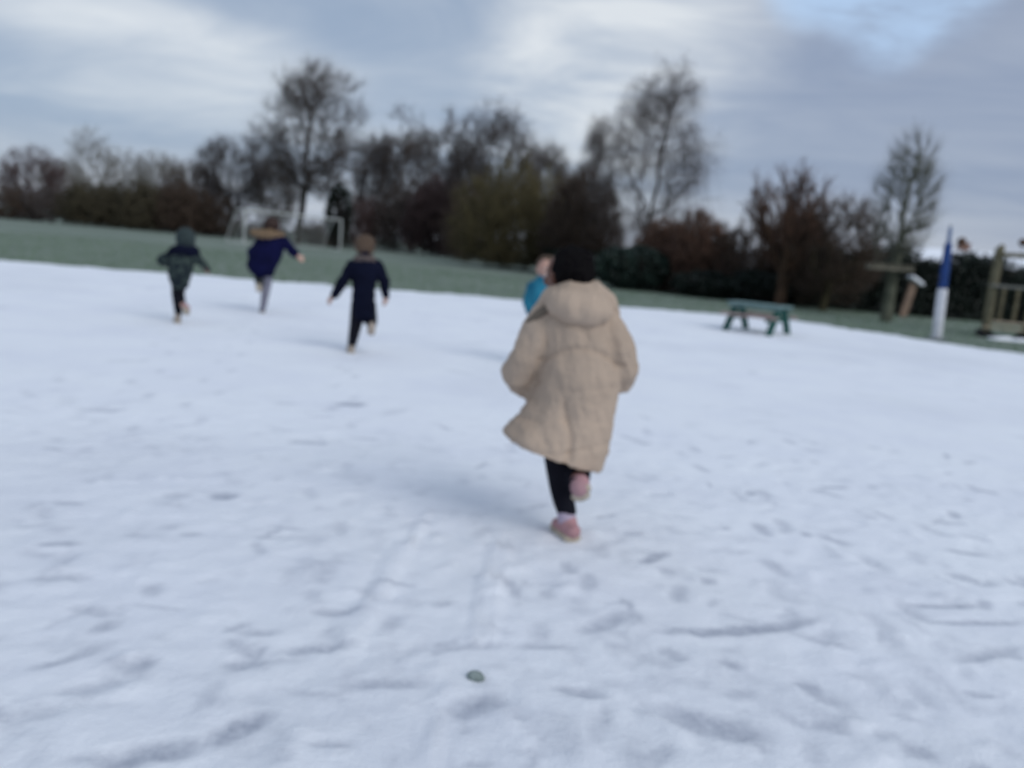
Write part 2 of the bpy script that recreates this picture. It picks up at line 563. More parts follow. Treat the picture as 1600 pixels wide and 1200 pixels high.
# frosted grass blades along the edge of the snow and over the nearer field
nb = 60000
bx = RNG.uniform(-22, 26, nb); by = 15 + 22 * RNG.random(nb) ** 1.6
s_ = snow_edge(bx, by)
ok = (s_ < 0.12); bx, by = bx[ok], by[ok]
nb = len(bx)
an = RNG.uniform(0, 6.28, nb); hh = RNG.uniform(0.03, 0.075, nb); ww = 0.012
B0 = np.stack([bx - np.cos(an) * ww, by - np.sin(an) * ww, np.full(nb, -0.04)], 1)
B1 = np.stack([bx + np.cos(an) * ww, by + np.sin(an) * ww, np.full(nb, -0.04)], 1)
B2 = np.stack([bx + RNG.normal(0, .02, nb), by + RNG.normal(0, .02, nb), hh - 0.03], 1)
gm = mesh_np('grass', np.stack([B0, B1, B2], 1).reshape(-1, 3), np.arange(nb * 3).reshape(-1, 3))
go = put('grass', gm, mat('grass_blade', (0.20, 0.27, 0.20), 0.8, (0.10, 0.17, 0.09), 1.5)); go['kind'] = 'stuff'
tag(go, 'short frosted green grass beyond the edge of the snow', 'grass')


# ------------------------------------------------------------------ trees
def norm(a):
    return a / (np.linalg.norm(a, axis=-1, keepdims=True) + 1e-9)


def grow(seed, stems, levels):
    """stems: list of (pos, dir, length, radius); levels[0] describes the stems themselves.
    returns per level an array of segments (p0, p1, r0, r1)"""
    r = np.random.default_rng(seed)
    P = np.array([s[0] for s in stems], float); D = norm(np.array([s[1] for s in stems], float))
    Ln = np.array([s[2] for s in stems], float); Rd = np.array([s[3] for s in stems], float)
    out = []
    for li, lv in enumerate(levels):
        k = lv['k']; n = len(P)
        pos, dr, rad = [P], [], [Rd]
        d = D.copy(); p = P.copy()
        for i in range(k):
            d = norm(d + r.normal(0, lv['jit'], (n, 3)) + np.array([0, 0, lv['trop']]))
            p = p + d * (Ln / k)[:, None]
            pos.append(p); dr.append(d)
            rad.append(Rd * (1 - (1 - lv.get('tip', 0.3)) * (i + 1) / k))
        pos = np.stack(pos, 1); dr = np.stack(dr, 1); rad = np.stack(rad, 1)
        out.append((pos[:, :-1].reshape(-1, 3), pos[:, 1:].reshape(-1, 3), rad[:, :-1].ravel(), rad[:, 1:].ravel()))
        if li + 1 == len(levels):
            break
        nx = levels[li + 1]
        c = nx['n']
        t = r.uniform(nx['t0'], nx.get('t1', 1.0), (n, c))
        if nx.get('fork'):
            t = 1 - (1 - t) * 0.4
        par = np.repeat(np.arange(n), c); t = t.ravel()
        fi = np.clip(t * k, 0, k - 1e-4); ii = fi.astype(int); fr = fi - ii
        P2 = pos[par, ii] * (1 - fr)[:, None] + pos[par, ii + 1] * fr[:, None]
        dd = dr[par, ii]
        pr = norm(np.cross(dd, r.normal(0, 1, (len(par), 3))))
        ang = np.radians(r.normal(nx['ang'], nx.get('angv', 12), len(par)))
        D = norm(dd * np.cos(ang)[:, None] + pr * np.sin(ang)[:, None])
        sh = nx.get('shape', 0.5)
        tn = (t - nx['t0']) / (1.0001 - nx['t0'])
        Ln = Ln[par] * nx['ratio'] * (1 - sh * tn) * r.uniform(0.65, 1.25, len(par))
        Rd = np.maximum(np.minimum(rad[par, ii] * 0.75, Rd[par] * nx.get('rr', 0.5)), nx.get('rmin', 0.006))
        P = P2
    return out


def prisms(segs, k):
    p0 = np.concatenate([s[0] for s in segs]); p1 = np.concatenate([s[1] for s in segs])
    r0 = np.concatenate([s[2] for s in segs]); r1 = np.concatenate([s[3] for s in segs])
    d = norm(p1 - p0)
    ref = np.where(np.abs(d[:, 2:3]) < 0.9, np.array([[0, 0, 1.0]]), np.array([[1.0, 0, 0]]))
    x = norm(np.cross(ref, d)); y = np.cross(d, x)
    n = len(p0)
    a = np.arange(k) * 2 * math.pi / k
    ring = x[:, None, :] * np.cos(a)[None, :, None] + y[:, None, :] * np.sin(a)[None, :, None]
    V = np.concatenate([p0[:, None] + ring * r0[:, None, None], p1[:, None] + ring * r1[:, None, None]], 1)
    j = np.arange(k)
    q = np.stack([j, (j + 1) % k, (j + 1) % k + k, j + k], -1)
    Fc = (np.arange(n)[:, None, None] * 2 * k + q[None]).reshape(-1, 4)
    return V.reshape(-1, 3), Fc


def cones(seg):
    p0, p1, r0, r1 = seg
    d = norm(p1 - p0)
    ref = np.where(np.abs(d[:, 2:3]) < 0.9, np.array([[0, 0, 1.0]]), np.array([[1.0, 0, 0]]))
    x = norm(np.cross(ref, d)); y = np.cross(d, x)
    n = len(p0)
    V = [p0 + (x * math.cos(a) + y * math.sin(a)) * r0[:, None] for a in (0, 2.094, 4.189)] + [p1]
    V = np.stack(V, 1).reshape(-1, 3)
    q = np.array([[0, 1, 3], [1, 2, 3], [2, 0, 3]])
    return V, (np.arange(n)[:, None, None] * 4 + q[None]).reshape(-1, 3)


def fit(segs, width, height, lean=(0, 0)):
    """scale a grown tree so its crown has that width and height"""
    allp = np.concatenate([s[1] for s in segs])
    top = np.percentile(allp[:, 2], 99.7)
    cx, cy = np.median(allp[:, 0]), np.median(allp[:, 1])
    hw = max(np.percentile(np.abs(allp[:, 0] - cx), 97), 1e-3)
    sx, sz = width / 2 / hw, height / top
    out = []
    for p0, p1, r0, r1 in segs:
        q = []
        for p in (p0, p1):
            p = p.copy()
            w = np.clip(p[:, 2] / top, 0, 1)
            p[:, 0] = (p[:, 0] - cx * w) * sx + lean[0] * height * w
            p[:, 1] = (p[:, 1] - cy * w) * sx + lean[1] * height * w
            p[:, 2] *= sz
            q.append(p)
        out.append((q[0], q[1], r0, r1))
    return out


UPZ = (0, 0, 1)
def crown_points(q, n, W, H, zc, zr, clump, seed, gaps=.42, taper=0.0, hollow=.35):
    """points spread through an uneven egg-shaped crown with holes in it"""
    out = []
    tot = 0
    while tot < n:
        d = norm(q.normal(0, 1, (n * 2, 3)))
        az = np.arctan2(d[:, 1], d[:, 0])
        lim = 1 + .30 * (fbm(az * 1.5 + 30 + seed, d[:, 2] * 2.4 + 30, 3) - .5)
        r = (hollow + (1 - hollow) * q.random(len(d))) ** .7 * lim
        p = d * r[:, None] * np.array([W / 2, W / 2, zr * H]) + np.array([0, 0, zc * H])
        p[:, :2] *= (1 - taper * np.clip((p[:, 2] / H - zc) / zr, -.4, 1))[:, None]
        g_ = fbm(p[:, 0] / clump + 40 + seed, p[:, 2] / clump + 40, 2) * .6 + fbm(p[:, 1] / clump + 40 + seed, p[:, 2] / clump + 60, 2) * .4
        p = p[(g_ > gaps) & (p[:, 2] > .04 * H)]
        out.append(p); tot += len(p)
    return np.concatenate(out)[:n]


def span(P, roots, alpha, root_path=None):
    """join every point to the growing branch work by the cheapest way back to the trunk"""
    R = np.array(roots['p'])
    o = np.argsort(np.min(np.linalg.norm(P[:, None] - R[None, ::2], axis=2), axis=1) + .35 * P[:, 2])
    P = P[o]
    n0 = len(R); n = n0 + len(P)
    X_ = np.concatenate([R, P]); par = np.concatenate([roots['par'], np.zeros(len(P), int)])
    path = np.zeros(n); path[:n0] = roots['path']
    for k in range(n0, n):
        d = np.linalg.norm(X_[:k] - X_[k], axis=1)
        up = np.clip(X_[:k, 2] - X_[k, 2], 0, None)
        j_ = int(np.argmin(d + alpha * path[:k] + .7 * up))
        par[k] = j_; path[k] = path[j_] + d[j_]
    return X_, par, n0


def branchwork(seed, W, H, shape, npts, ntw, twl, twr, fork, alpha, clump, gaps, lead=.8, droop=0., upw=.3, tipr=.007, powr=.46, stems=1, sprd=0., twdir=.55, hollow=.35, taper=0.):
    q = np.random.default_rng(seed)
    zc, zr = shape
    P = crown_points(q, npts, W, H, zc, zr, clump, seed, gaps, taper, hollow)
    rp, rpar, rpath = [], [], []
    for st in range(stems):
        a, rr = q.uniform(0, 6.28), math.sqrt(q.random()) * sprd * W if stems > 1 else 0
        b0 = np.array([rr * math.cos(a), rr * math.sin(a), -.1])
        hl = H * (lead if stems == 1 else q.uniform(.12, .3))
        k = max(4, int(hl / max(H * .06, .25)))
        wx = np.cumsum(q.normal(0, .008 * H, (k + 1, 2)), axis=0) * (np.arange(k + 1) / k)[:, None]
        if stems > 1:
            wx += np.outer(np.arange(k + 1) / k, b0[:2] * .6)
        for i in range(k + 1):
            rp.append(b0 + np.array([wx[i, 0], wx[i, 1], hl * i / k + .1]))
            rpar.append(len(rp) - 2 if i else -1)
            # the bare lower trunk carries no limbs
            z = hl * i / k
            rpath.append(z if z > fork * H else 1e3)
    roots = dict(p=np.array(rp), par=np.array(rpar), path=np.array(rpath))
    X_, par, n0 = span(P, roots, alpha)
    n = len(X_)
    cnt = np.ones(n)
    for k in range(n - 1, 0, -1):
        if par[k] >= 0:
            cnt[par[k]] += cnt[k]
    rad = tipr * cnt ** powr
    ch = np.where(par >= 0)[0]
    mid = (X_[ch] + X_[par[ch]]) / 2 + q.normal(0, .06, (len(ch), 3)) * np.linalg.norm(X_[ch] - X_[par[ch]], axis=1)[:, None]
    rp_ = np.minimum(rad[par[ch]], rad[ch] * 1.35)
    is_tr = (ch < n0)
    segs_t = [(X_[par[ch]][is_tr], X_[ch][is_tr], np.maximum(rp_, rad[par[ch]] * .9)[is_tr], rad[ch][is_tr])]
    big = (~is_tr) & (rad[ch] > tipr * 4)
    sm = (~is_tr) & ~big
    rm = (rp_ + rad[ch]) / 2
    f = lambda m_: [(X_[par[ch]][m_], mid[m_], rp_[m_], rm[m_]), (mid[m_], X_[ch][m_], rm[m_], rad[ch][m_])]
    # fine twigs at every crown node
    node = np.repeat(np.arange(n0, n), ntw)
    bd = norm(X_[node] - X_[par[node]])
    outw = norm((X_[node] - np.array([0, 0, zc * H])) / np.array([W, W, H]))
    d = norm(bd * twdir + outw * .5 + q.normal(0, .55, (len(node), 3)) + np.array([0, 0, upw]))
    st = X_[node] + (X_[par[node]] - X_[node]) * q.random((len(node), 1)) * .9
    ln = twl * q.uniform(.45, 1.25, len(node))
    tw = []
    if droop:
        e1 = st + d * (ln * .35)[:, None]
        d2 = norm(d * .35 + np.array([0, 0, -droop]) + q.normal(0, .12, d.shape))
        e2 = e1 + d2 * (ln * .9)[:, None]
        r_ = np.full(len(node), twr)
        sm_extra = [(st, e1, r_, r_ * .9)]
        tips = (e1, e2, r_ * .9, r_ * 0)
    else:
        r_ = np.full(len(node), twr)
        sm_extra = []
        tips = (st, st + d * ln[:, None], r_, r_ * 0)
    return segs_t, f(big), f(sm) + sm_extra, tips


# zc, zr of the crown; points; twigs per point; twig length / H; twig radius; clear trunk; alpha; hole size / W; holes; trunk height
KIND = {
    'oak':     dict(shape=(.62, .39), npts=2000, ntw=12, twl=.080, twr=.0066, fork=.28, alpha=.26, clump=.20, gaps=.37, lead=.74, upw=.25),
    'dome':    dict(shape=(.54, .47), npts=1600, ntw=11, twl=.095, twr=.0060, fork=.16, alpha=.34, clump=.28, gaps=.34, lead=.38, upw=.25),
    'tall':    dict(shape=(.56, .45), npts=850, ntw=10, twl=.085, twr=.0068, fork=.12, alpha=.26, clump=.45, gaps=.37, lead=.90, upw=.6),
    'birch':   dict(shape=(.57, .43), npts=800, ntw=8, twl=.16, twr=.0034, fork=.20, alpha=.26, clump=.17, gaps=.45, lead=.90, droop=1.5, upw=-.1, tipr=.0055, taper=.45),
    'young':   dict(shape=(.63, .37), npts=520, ntw=10, twl=.105, twr=.0030, fork=.25, alpha=.10, clump=.3, gaps=.30, lead=.95, upw=1.3, tipr=.0042, twdir=.8, powr=.50),
    'low':     dict(shape=(.52, .46), npts=1000, ntw=13, twl=.11, twr=.0045, fork=.18, alpha=.36, clump=.35, gaps=.37, lead=.36, upw=.25, tipr=.0055),
    'bush':    dict(shape=(.30, .68), npts=800, ntw=17, twl=.14, twr=.0085, fork=.0, alpha=.5, clump=.5, gaps=.30, lead=.3, upw=.55, stems=12, sprd=.30, tipr=.006, powr=.42, hollow=.15),
}


def bush_segs(seed, n, spread, ang, tw=.004, trop=.06):
    r = random.Random(seed)
    st = []
    for i in range(n):
        a, q = r.uniform(0, 6.28), math.sqrt(r.random())
        x, y = q * spread * math.cos(a), q * spread * math.sin(a)
        tilt = q * math.radians(ang)
        st.append(((x, y, -.02), (math.sin(tilt) * math.cos(a), math.sin(tilt) * math.sin(a), math.cos(tilt)), r.uniform(.55, .9) * (1 - .18 * q), r.uniform(.008, .015)))
    return grow(seed, st, [
        dict(k=4, jit=.10, trop=.04, tip=.4),
        dict(n=10, t0=.08, ang=42, angv=16, ratio=.42, shape=.35, k=3, jit=.16, trop=trop, rr=.5),
        dict(n=8, t0=.1, ang=42, angv=18, ratio=.52, shape=.3, k=1, jit=.2, trop=trop, rr=.5, rmin=tw * .7)])


def coppice_segs(s):
    return grow(s, [((0, 0, -.02), (.05, 0, 1), .30, .040)], [
        dict(k=3, jit=.04, trop=.02, tip=.9),
        dict(n=9, t0=.35, ang=42, angv=12, ratio=.90, shape=.1, k=4, jit=.12, trop=.22, rr=.42, tip=.5),
        dict(n=13, t0=.25, ang=34, angv=14, ratio=.95, shape=.55, k=4, jit=.07, trop=.28, rr=.22, tip=.25),
        dict(n=10, t0=.05, ang=30, angv=12, ratio=.42, shape=.5, k=2, jit=.1, trop=.15, rr=.40, rmin=.0012),
        dict(n=9, t0=.05, ang=30, angv=12, ratio=.6, shape=.3, k=1, jit=.12, trop=.1, rr=.6, rmin=.0009)])


def tri_join(parts):
    """list of (V, F) with quads or triangles -> one triangle mesh"""
    Vs, Fs, o = [], [], 0
    for V, Fc in parts:
        if Fc.shape[1] == 4:
            Fc = np.concatenate([Fc[:, [0, 1, 2]], Fc[:, [0, 2, 3]]])
        Vs.append(V); Fs.append(Fc + o); o += len(V)
    return np.concatenate(Vs), np.concatenate(Fs)


def tree(px, py_top, wpx, d, kind, bark, twig, label, cat='tree', name='bare_tree', seed=1, basepx=None, group=None, thick=1.0, trk=1.0, **over):
    """px = column of the crown's middle in the photograph, d = metres away"""
    hor = horizon(px)
    base = at(basepx if basepx is not None else px, hor + EYE * F / d, d)
    base[2] = -0.03
    H = at(px, py_top, d)[2] + 0.03
    if basepx is None:                       # the photograph is tilted: a level trunk's foot lies to the left of its top
        base = at(px, py_top, d); base[2] = -0.03
    Wm = wpx / F * d
    lean = (at(px, py_top, d)[0] - base[0]) * .92 / H if basepx is not None else 0.0
    root = thing(name, tuple(base), label, cat, group)
    if kind == 'coppice':
        segs = [(a, b, r0 * H * thick, r1 * H * thick) for a, b, r0, r1 in coppice_segs(seed)]
        segs = fit(segs, Wm, H)
        t_, big, sm, tips = segs[:1], segs[1:2], segs[2:-1], segs[-1]
    else:
        k = dict(KIND[kind]); k.update(over)
        k['twl'] *= H; k['clump'] *= Wm; k['twr'] *= thick; k['tipr'] = k.get('tipr', .007) * thick
        t_, big, sm, tips = branchwork(seed, Wm * .96, H * .97, **k)
    t_ = [(a, b, r0 * (1 + (trk - 1) * np.clip(1 - a[:, 2] / H, 0, 1) ** 2), r1 * (1 + (trk - 1) * np.clip(1 - b[:, 2] / H, 0, 1) ** 2)) for a, b, r0, r1 in t_]
    done = set()
    for sg_ in list(t_) + list(big) + list(sm) + [tips]:
        for p in sg_[:2]:
            if id(p) not in done:
                done.add(id(p))
                p[:, 0] += lean * np.clip(p[:, 2], 0, None)
    V, Fc = prisms(t_, 8)
    tk = put('trunk' if kind != 'bush' else 'stem', mesh_np('trunk', V, Fc, True), bark, root)
    if kind == 'bush':
        tk['kind'] = 'stuff'
    elif big and len(big[0][0]):
        V, Fc = prisms(big, 5)
        put('limbs', mesh_np('limbs', V, Fc, True), bark, root)['kind'] = 'stuff'
    V, Fc = tri_join([prisms(sm if kind != 'bush' else list(sm) + list(big), 3), cones(tips)])
    put('crown', mesh_np('crown', V, Fc), twig, root)
    return root


def barkm(n, c, c2=None):
    return mat(n, c, 0.9, c2, 3.0, 6, 0.4, 18, 0.15)


B_DARK = barkm('bark_dark', (.060, .052, .046), (.030, .027, .024))
B_GREY = barkm('bark_grey', (.10, .095, .085), (.055, .052, .05))
B_BIRCH = barkm('bark_birch', (.13, .115, .10), (.045, .04, .036))
B_RED = barkm('bark_red', (.10, .060, .038), (.055, .036, .026))
B_OLIVE = barkm('bark_olive', (.085, .072, .040), (.05, .045, .026))
B_GREEN = barkm('bark_green', (.13, .135, .10), (.07, .075, .055))
T_DARK = barkm('twig_dark', (0.095, 0.081, 0.074), (0.061, 0.051, 0.049))
T_GREY = barkm('twig_grey', (0.162, 0.149, 0.135), (0.108, 0.101, 0.095))
T_PALE = barkm('twig_pale', (.20, .19, .165), (.14, .135, .115))
T_PURPLE = barkm('twig_purple', (0.115, 0.081, 0.078), (0.074, 0.049, 0.049))
T_BIRCH = barkm('twig_birch', (.15, .13, .125), (.10, .085, .083))
T_RED = barkm('twig_red', (0.142, 0.081, 0.057), (0.074, 0.049, 0.038))
T_BROWN = barkm('twig_brown', (0.095, 0.068, 0.051), (0.054, 0.042, 0.035))
T_OLIVE = barkm('twig_olive', (.125, .105, .052), (.072, .062, .034))
T_HEDGE = barkm('twig_dull_olive', (.085, .075, .048), (.05, .045, .032))
T_GREEN = barkm('twig_green', (.14, .145, .115), (.09, .095, .075))

GB = 'bare trees along the far edge of the field'
tree(50, 224, 108, 72, 'dome', B_DARK, T_PURPLE, 'low purple-brown bare tree at the far left edge', seed=21, group=GB)
tree(142, 193, 95, 100, 'tall', B_GREY, T_PALE, 'pale hazy bare tree, the taller of the pale pair on the left', seed=22, group=GB, shape=(.5, .5))
tree(196, 226, 90, 104, 'tall', B_GREY, T_PALE, 'pale hazy bare tree, the shorter one right of the tallest pale tree', seed=23, group=GB, shape=(.5, .5))
tree(252, 232, 95, 106, 'dome', B_GREY, T_PALE, 'pale grey rounded bare tree behind the brown low dome on the left', seed=24, group=GB)
tree(300, 246, 110, 80, 'dome', B_DARK, T_BROWN, 'low brown dome-shaped bare tree left of the round grey one', seed=25, group=GB, gaps=.33)
tree(366, 203, 120, 75, 'dome', B_DARK, T_DARK, 'round-headed dark bare tree just left of the tall big tree', seed=26, group=GB, shape=(.62, .39), lead=.45, fork=.25)
tree(505, 93, 186, 68, 'oak', B_DARK, T_DARK, 'tall dark bare tree with a bold trunk and open spreading crown', seed=30, basepx=464, group=GB, powr=.48)
tree(626, 158, 80, 80, 'tall', B_DARK, T_DARK, 'tall narrow grey tree nearest the big spreading tree', seed=28, group=GB)
tree(688, 152, 86, 82, 'tall', B_DARK, T_DARK, 'tall narrow grey tree between its narrow twin and the dark dome', seed=29, group=GB)
tree(782, 153, 156, 66, 'dome', B_DARK, T_DARK, 'tall dark dome-shaped bare tree rising behind the olive thicket', seed=36, group=GB, shape=(.60, .40), lead=.4)
tree(592, 205, 76, 84, 'dome', B_DARK, T_DARK, 'smaller bare tree filling the gap right of the big spreading tree', seed=61, group=GB, shape=(.56, .44))
tree(735, 212, 90, 79, 'dome', B_DARK, T_DARK, 'smaller bare tree just left of the tall dark dome', seed=62, group=GB)
tree(656, 185, 80, 90, 'tall', B_GREY, T_GREY, 'greyish bare tree standing behind the two narrow ones', seed=63, group=GB)
tree(432, 240, 80, 84, 'dome', B_DARK, T_GREY, 'greyish low bare tree behind the big trunk on its left', seed=64, group=GB)
tree(100, 248, 90, 98, 'dome', B_GREY, T_PALE, 'pale low bare tree between the purple-brown tree and the tallest pale one', seed=65, group=GB)
tree(862, 215, 90, 70, 'dome', B_DARK, T_DARK, 'bare tree half hidden behind the right side of the olive thicket', seed=66, group=GB)
tree(942, 163, 60, 50, 'birch', B_BIRCH, T_BIRCH, 'slim small birch left of the big weeping birch', name='birch_tree', seed=31, group='birches', npts=500)
tree(1058, 84, 190, 38, 'birch', B_BIRCH, T_BIRCH, 'tall weeping birch with drooping twigs above the brown hedge', name='birch_tree', seed=41, basepx=992, group='birches', taper=.28)
tree(1240, 250, 130, 27.5, 'coppice', B_RED, T_RED, 'cut-back tree with upright red-brown shoots and a forked trunk', name='coppiced_tree', seed=33, basepx=1218)
tree(1330, 296, 165, 27, 'low', B_OLIVE, T_BROWN, 'low brown spreading tree between the red-brown shoots and the young tree', seed=34, basepx=1284)
tree(1436, 198, 100, 23.65, 'young', B_GREEN, T_GREEN, 'slender young tree with fine upright twigs left of the blue and white post', name='young_tree', seed=35, basepx=1383, trk=1.9)

# thickets of the hedgerow, each a shrub of its own
GH = 'bare shrubs of the field hedgerow'
for i, (px, top, w, d, bk, tw, lab) in enumerate([
        (15, 282, 85, 69, B_DARK, T_BROWN, 'dark brown shrub at the far left end of the hedgerow'),
        (78, 290, 95, 69.5, B_DARK, T_DARK, 'dark low shrub under the purple-brown tree on the left'),
        (140, 282, 105, 70, B_OLIVE, T_HEDGE, 'dark olive shrub below the tallest pale tree'),
        (215, 276, 120, 71, B_OLIVE, T_HEDGE, 'broad olive shrub in the hedgerow left of the hooded child'),
        (290, 280, 110, 72, B_DARK, T_BROWN, 'brown shrub behind the hooded child'),
        (346, 300, 92, 72.5, B_DARK, T_BROWN, 'low brown shrub left of the goal'),
        (415, 345, 90, 73.5, B_DARK, T_DARK, 'very low dark shrub behind the left half of the goal'),
        (500, 338, 95, 73, B_DARK, T_BROWN, 'very low brown shrub behind the right half of the goal'),
        (572, 296, 85, 74, B_RED, T_PURPLE, 'red-tinged shrub behind the light-haired child'),
        (628, 280, 100, 74, B_DARK, T_DARK, 'dark shrub at the foot of the narrow grey trees'),
        (692, 268, 115, 72, B_DARK, T_PURPLE, 'purple-brown shrub left of the olive thicket'),
        (735, 275, 85, 60, B_OLIVE, T_BROWN, 'brown shrub at the left flank of the olive thicket'),
        (820, 240, 222, 47, B_OLIVE, T_OLIVE, 'huge rounded olive-brown thicket in the middle of the hedgerow'),
        (922, 258, 130, 43, B_DARK, T_BROWN, 'dark brown thicket behind the dark-haired child in the beige coat'),
        (1045, 338, 105, 33, B_RED, T_RED, 'red-brown shrub at the foot of the weeping birch'),
        (1105, 325, 115, 31, B_RED, T_RED, 'red-brown shrub above the picnic table, taller than its left neighbour'),
        (1262, 330, 150, 30.5, B_RED, T_BROWN, 'brown shrub behind the trunks of the upright red-brown shoots'),
        (1168, 332, 100, 30, B_RED, T_BROWN, 'brown shrub between the picnic table and the upright red-brown shoots')]):
    dd_ = dict(npts=1500, ntw=24, twr=.0105) if w > 100 else {}
    tree(px, top, w, d, 'bush', bk, tw, lab, 'shrub', 'bare_shrub', 50 + i, group=GH, thick=max(.55, d / 72), **dd_)


# evergreen shrubs and the clipped hedge: thousands of leaf blades round a dark core of twigs
def leaves(c, r, n, size, seed, zmin=0.05):
    q = np.random.default_rng(seed)
    d = norm(q.normal(0, 1, (n, 3)))
    lump = 0.78 + 0.35 * fbm(d[:, 0] * 2.3 + d[:, 2] * 1.7 + 20 + seed, d[:, 1] * 2.3 - d[:, 2] * 1.3 + 20, 3)
    rad = q.uniform(0.35, 1.0, n) ** 0.45
    P = d * (rad * lump)[:, None] * np.array(r) + np.array(c)
    P = P[P[:, 2] > zmin]
    return P


def leaf_mesh(name, P, size, seed):
    q = np.random.default_rng(seed)
    n = len(P)
    a = norm(q.normal(0, 1, (n, 3))); b = norm(np.cross(a, q.normal(0, 1, (n, 3))))
    s = size * q.uniform(.6, 1.3, n)[:, None]
    V = np.stack([P - a * s, P + b * s * .45, P + a * s, P - b * s * .45], 1).reshape(-1, 3)
    return mesh_np(name, V, np.arange(n * 4).reshape(-1, 4))


def leafm(n, c, c2):
    return mat(n, c, 0.55, c2, 2.2, 5, spec=0.35)


L_DARK = leafm('leaf_dark', (.014, .024, .017), (.008, .013, .010))
L_LAUREL = leafm('leaf_laurel', (.020, .040, .030), (.009, .018, .014))


def evergreen(px, top, w, d, label, lm, seed, n=9000, size=.09, name='evergreen_shrub'):
    hor = horizon(px)
    base = at(px, hor + EYE * F / d, d); base[2] = -0.03
    H = at(px, top, d)[2]; Wm = w / F * d
    root = thing(name, tuple(base), label, 'shrub')
    P = leaves((0, 0, H * .52), (Wm / 2, Wm / 2.6, H * .52), n, size, seed)
    put('crown', leaf_mesh('crown', P, size, seed), lm, root)
    segs = bush_segs(seed, 18, .25, 30, .006)
    segs = [(a, b, r0 * H, r1 * H) for a, b, r0, r1 in segs[:3]]
    segs = fit(segs, Wm * .8, H * .9)
    V, Fc = prisms(segs, 3)
    put('stem', mesh_np('stem', V, Fc), B_DARK, root)['kind'] = 'stuff'


evergreen(527, 284, 44, 67, 'small dark evergreen right of the big trunk', L_DARK, 81, 2200, .16)
evergreen(985, 384, 125, 31, 'dark green laurel shrub beside the head of the beige-coated child', L_LAUREL, 82, 9000, .10)
evergreen(1105, 424, 120, 29.5, 'low blackish shrub behind the picnic table', L_DARK, 83, 7000, .09)
evergreen(1180, 422, 110, 29, 'low blackish shrub under the upright red-brown shoots', L_DARK, 84, 7000, .09)
evergreen(900, 385, 120, 42, 'low dark evergreen at the foot of the brown thicket', L_DARK, 85, 7000, .11)

# hedge behind the young tree, the post and the climbing frame
hroot_p = at(1430, horizon(1430) + EYE * F / 30, 30); hroot_p[2] = -0.03
hedge = thing('evergreen_hedge', tuple(hroot_p), 'long blackish-green hedge behind the young tree and the blue and white post', 'hedge')
a0, a1 = at(1235, 460, 29.5), at(1660, 470, 31)
PP, PC = [], []
for i in range(30):
    f_ = i / 29
    c = a0 * (1 - f_) + a1 * f_
    h = 2.15 + 0.35 * math.sin(i * 1.9) * .5 + .25 * math.sin(i * .7 + 1)
    rr = np.random.default_rng(300 + i)
    n = 1500
    P = rr.uniform(-1, 1, (n, 3)) * np.array([.42, .55, 1])
    ed = rr.random(n) < .6
    P[ed, 1] = np.sign(P[ed, 1]) * .5 + rr.normal(0, .06, ed.sum())
    P[:, 2] = (P[:, 2] * .5 + .5) * h + rr.normal(0, .07, n)
    PP.append(P + np.array([c[0], c[1], 0]) - hroot_p * np.array([1, 1, 0]))
    PC.append(c)
put('foliage', leaf_mesh('foliage', np.concatenate(PP), .085, 77), L_DARK, hedge)
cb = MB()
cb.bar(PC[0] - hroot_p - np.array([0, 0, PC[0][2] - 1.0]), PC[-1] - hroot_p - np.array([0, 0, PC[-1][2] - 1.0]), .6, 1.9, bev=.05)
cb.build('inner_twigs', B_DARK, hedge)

# ------------------------------------------------------------------ house roof beyond the hedge
M_BRICK = mat('house_brick', (.26, .15, .11), .9, (.18, .10, .08), 12)
hp = at(1500, 430, 62)
house = thing('house', (hp[0], hp[1], -.03), 'low house with a snowy roof just showing above the hedge on the right', 'house', rz=-.12)
b = MB(); b.box((0, 0, 1.35), (9.5, 6.5, 2.7)); b.build('wall', M_BRICK, house)
b = MB()
b.add([(-5.1, -3.6, 2.62), (5.1, -3.6, 2.62), (5.1, 3.6, 2.62), (-5.1, 3.6, 2.62), (-4.6, 0, 4.0), (4.4, 0, 4.0)], [(0, 1, 5, 4), (2, 3, 4, 5), (1, 2, 5), (3, 0, 4), (3, 2, 1, 0)])
rf = b.build('roof', M_CAP, house)
b = MB(); b.box((.0, .3, 4.05), (.75, .6, .9), bev=.02); b.box((.0, .3, 4.52), (.85, .7, .1), bev=.02); b.build('chimney', M_BRICK, rf)
M_PANE = mat('window_glass', (.05, .06, .07), .1)
for sx in (-2.8, 2.6):
    b = MB(); b.box((sx, -3.27, 1.5), (1.3, .06, 1.1), bev=.01); b.build('window', M_PANE, house)

# ball-topped poles above the hedge
M_RUST = mat('brown_ball', (.16, .085, .05), .8, (.07, .045, .035), 14)
M_STEEL = mat('grey_steel', (.28, .30, .33), .5, (.20, .22, .24), 8)
for px, py, lab in [(1503, 377, 'small round brown ball on a thin pole left of the climbing frame'), (1599, 379, 'small round brown ball on a thin pole above the climbing frame')]:
    c = at(px, py, 33)
    r = thing('ball_topped_pole', (c[0], c[1], -.03), lab, 'pole', 'ball-topped poles')
    b = MB(); b.loft([(0, 0, 0), (0, 0, c[2])], [.022, .014], 8); b.build('pole', M_STEEL, r, True)
    b = MB(); b.ell((0, 0, c[2] + .03), (.17, .17, .16)); b.build('ball', M_RUST, r, True)

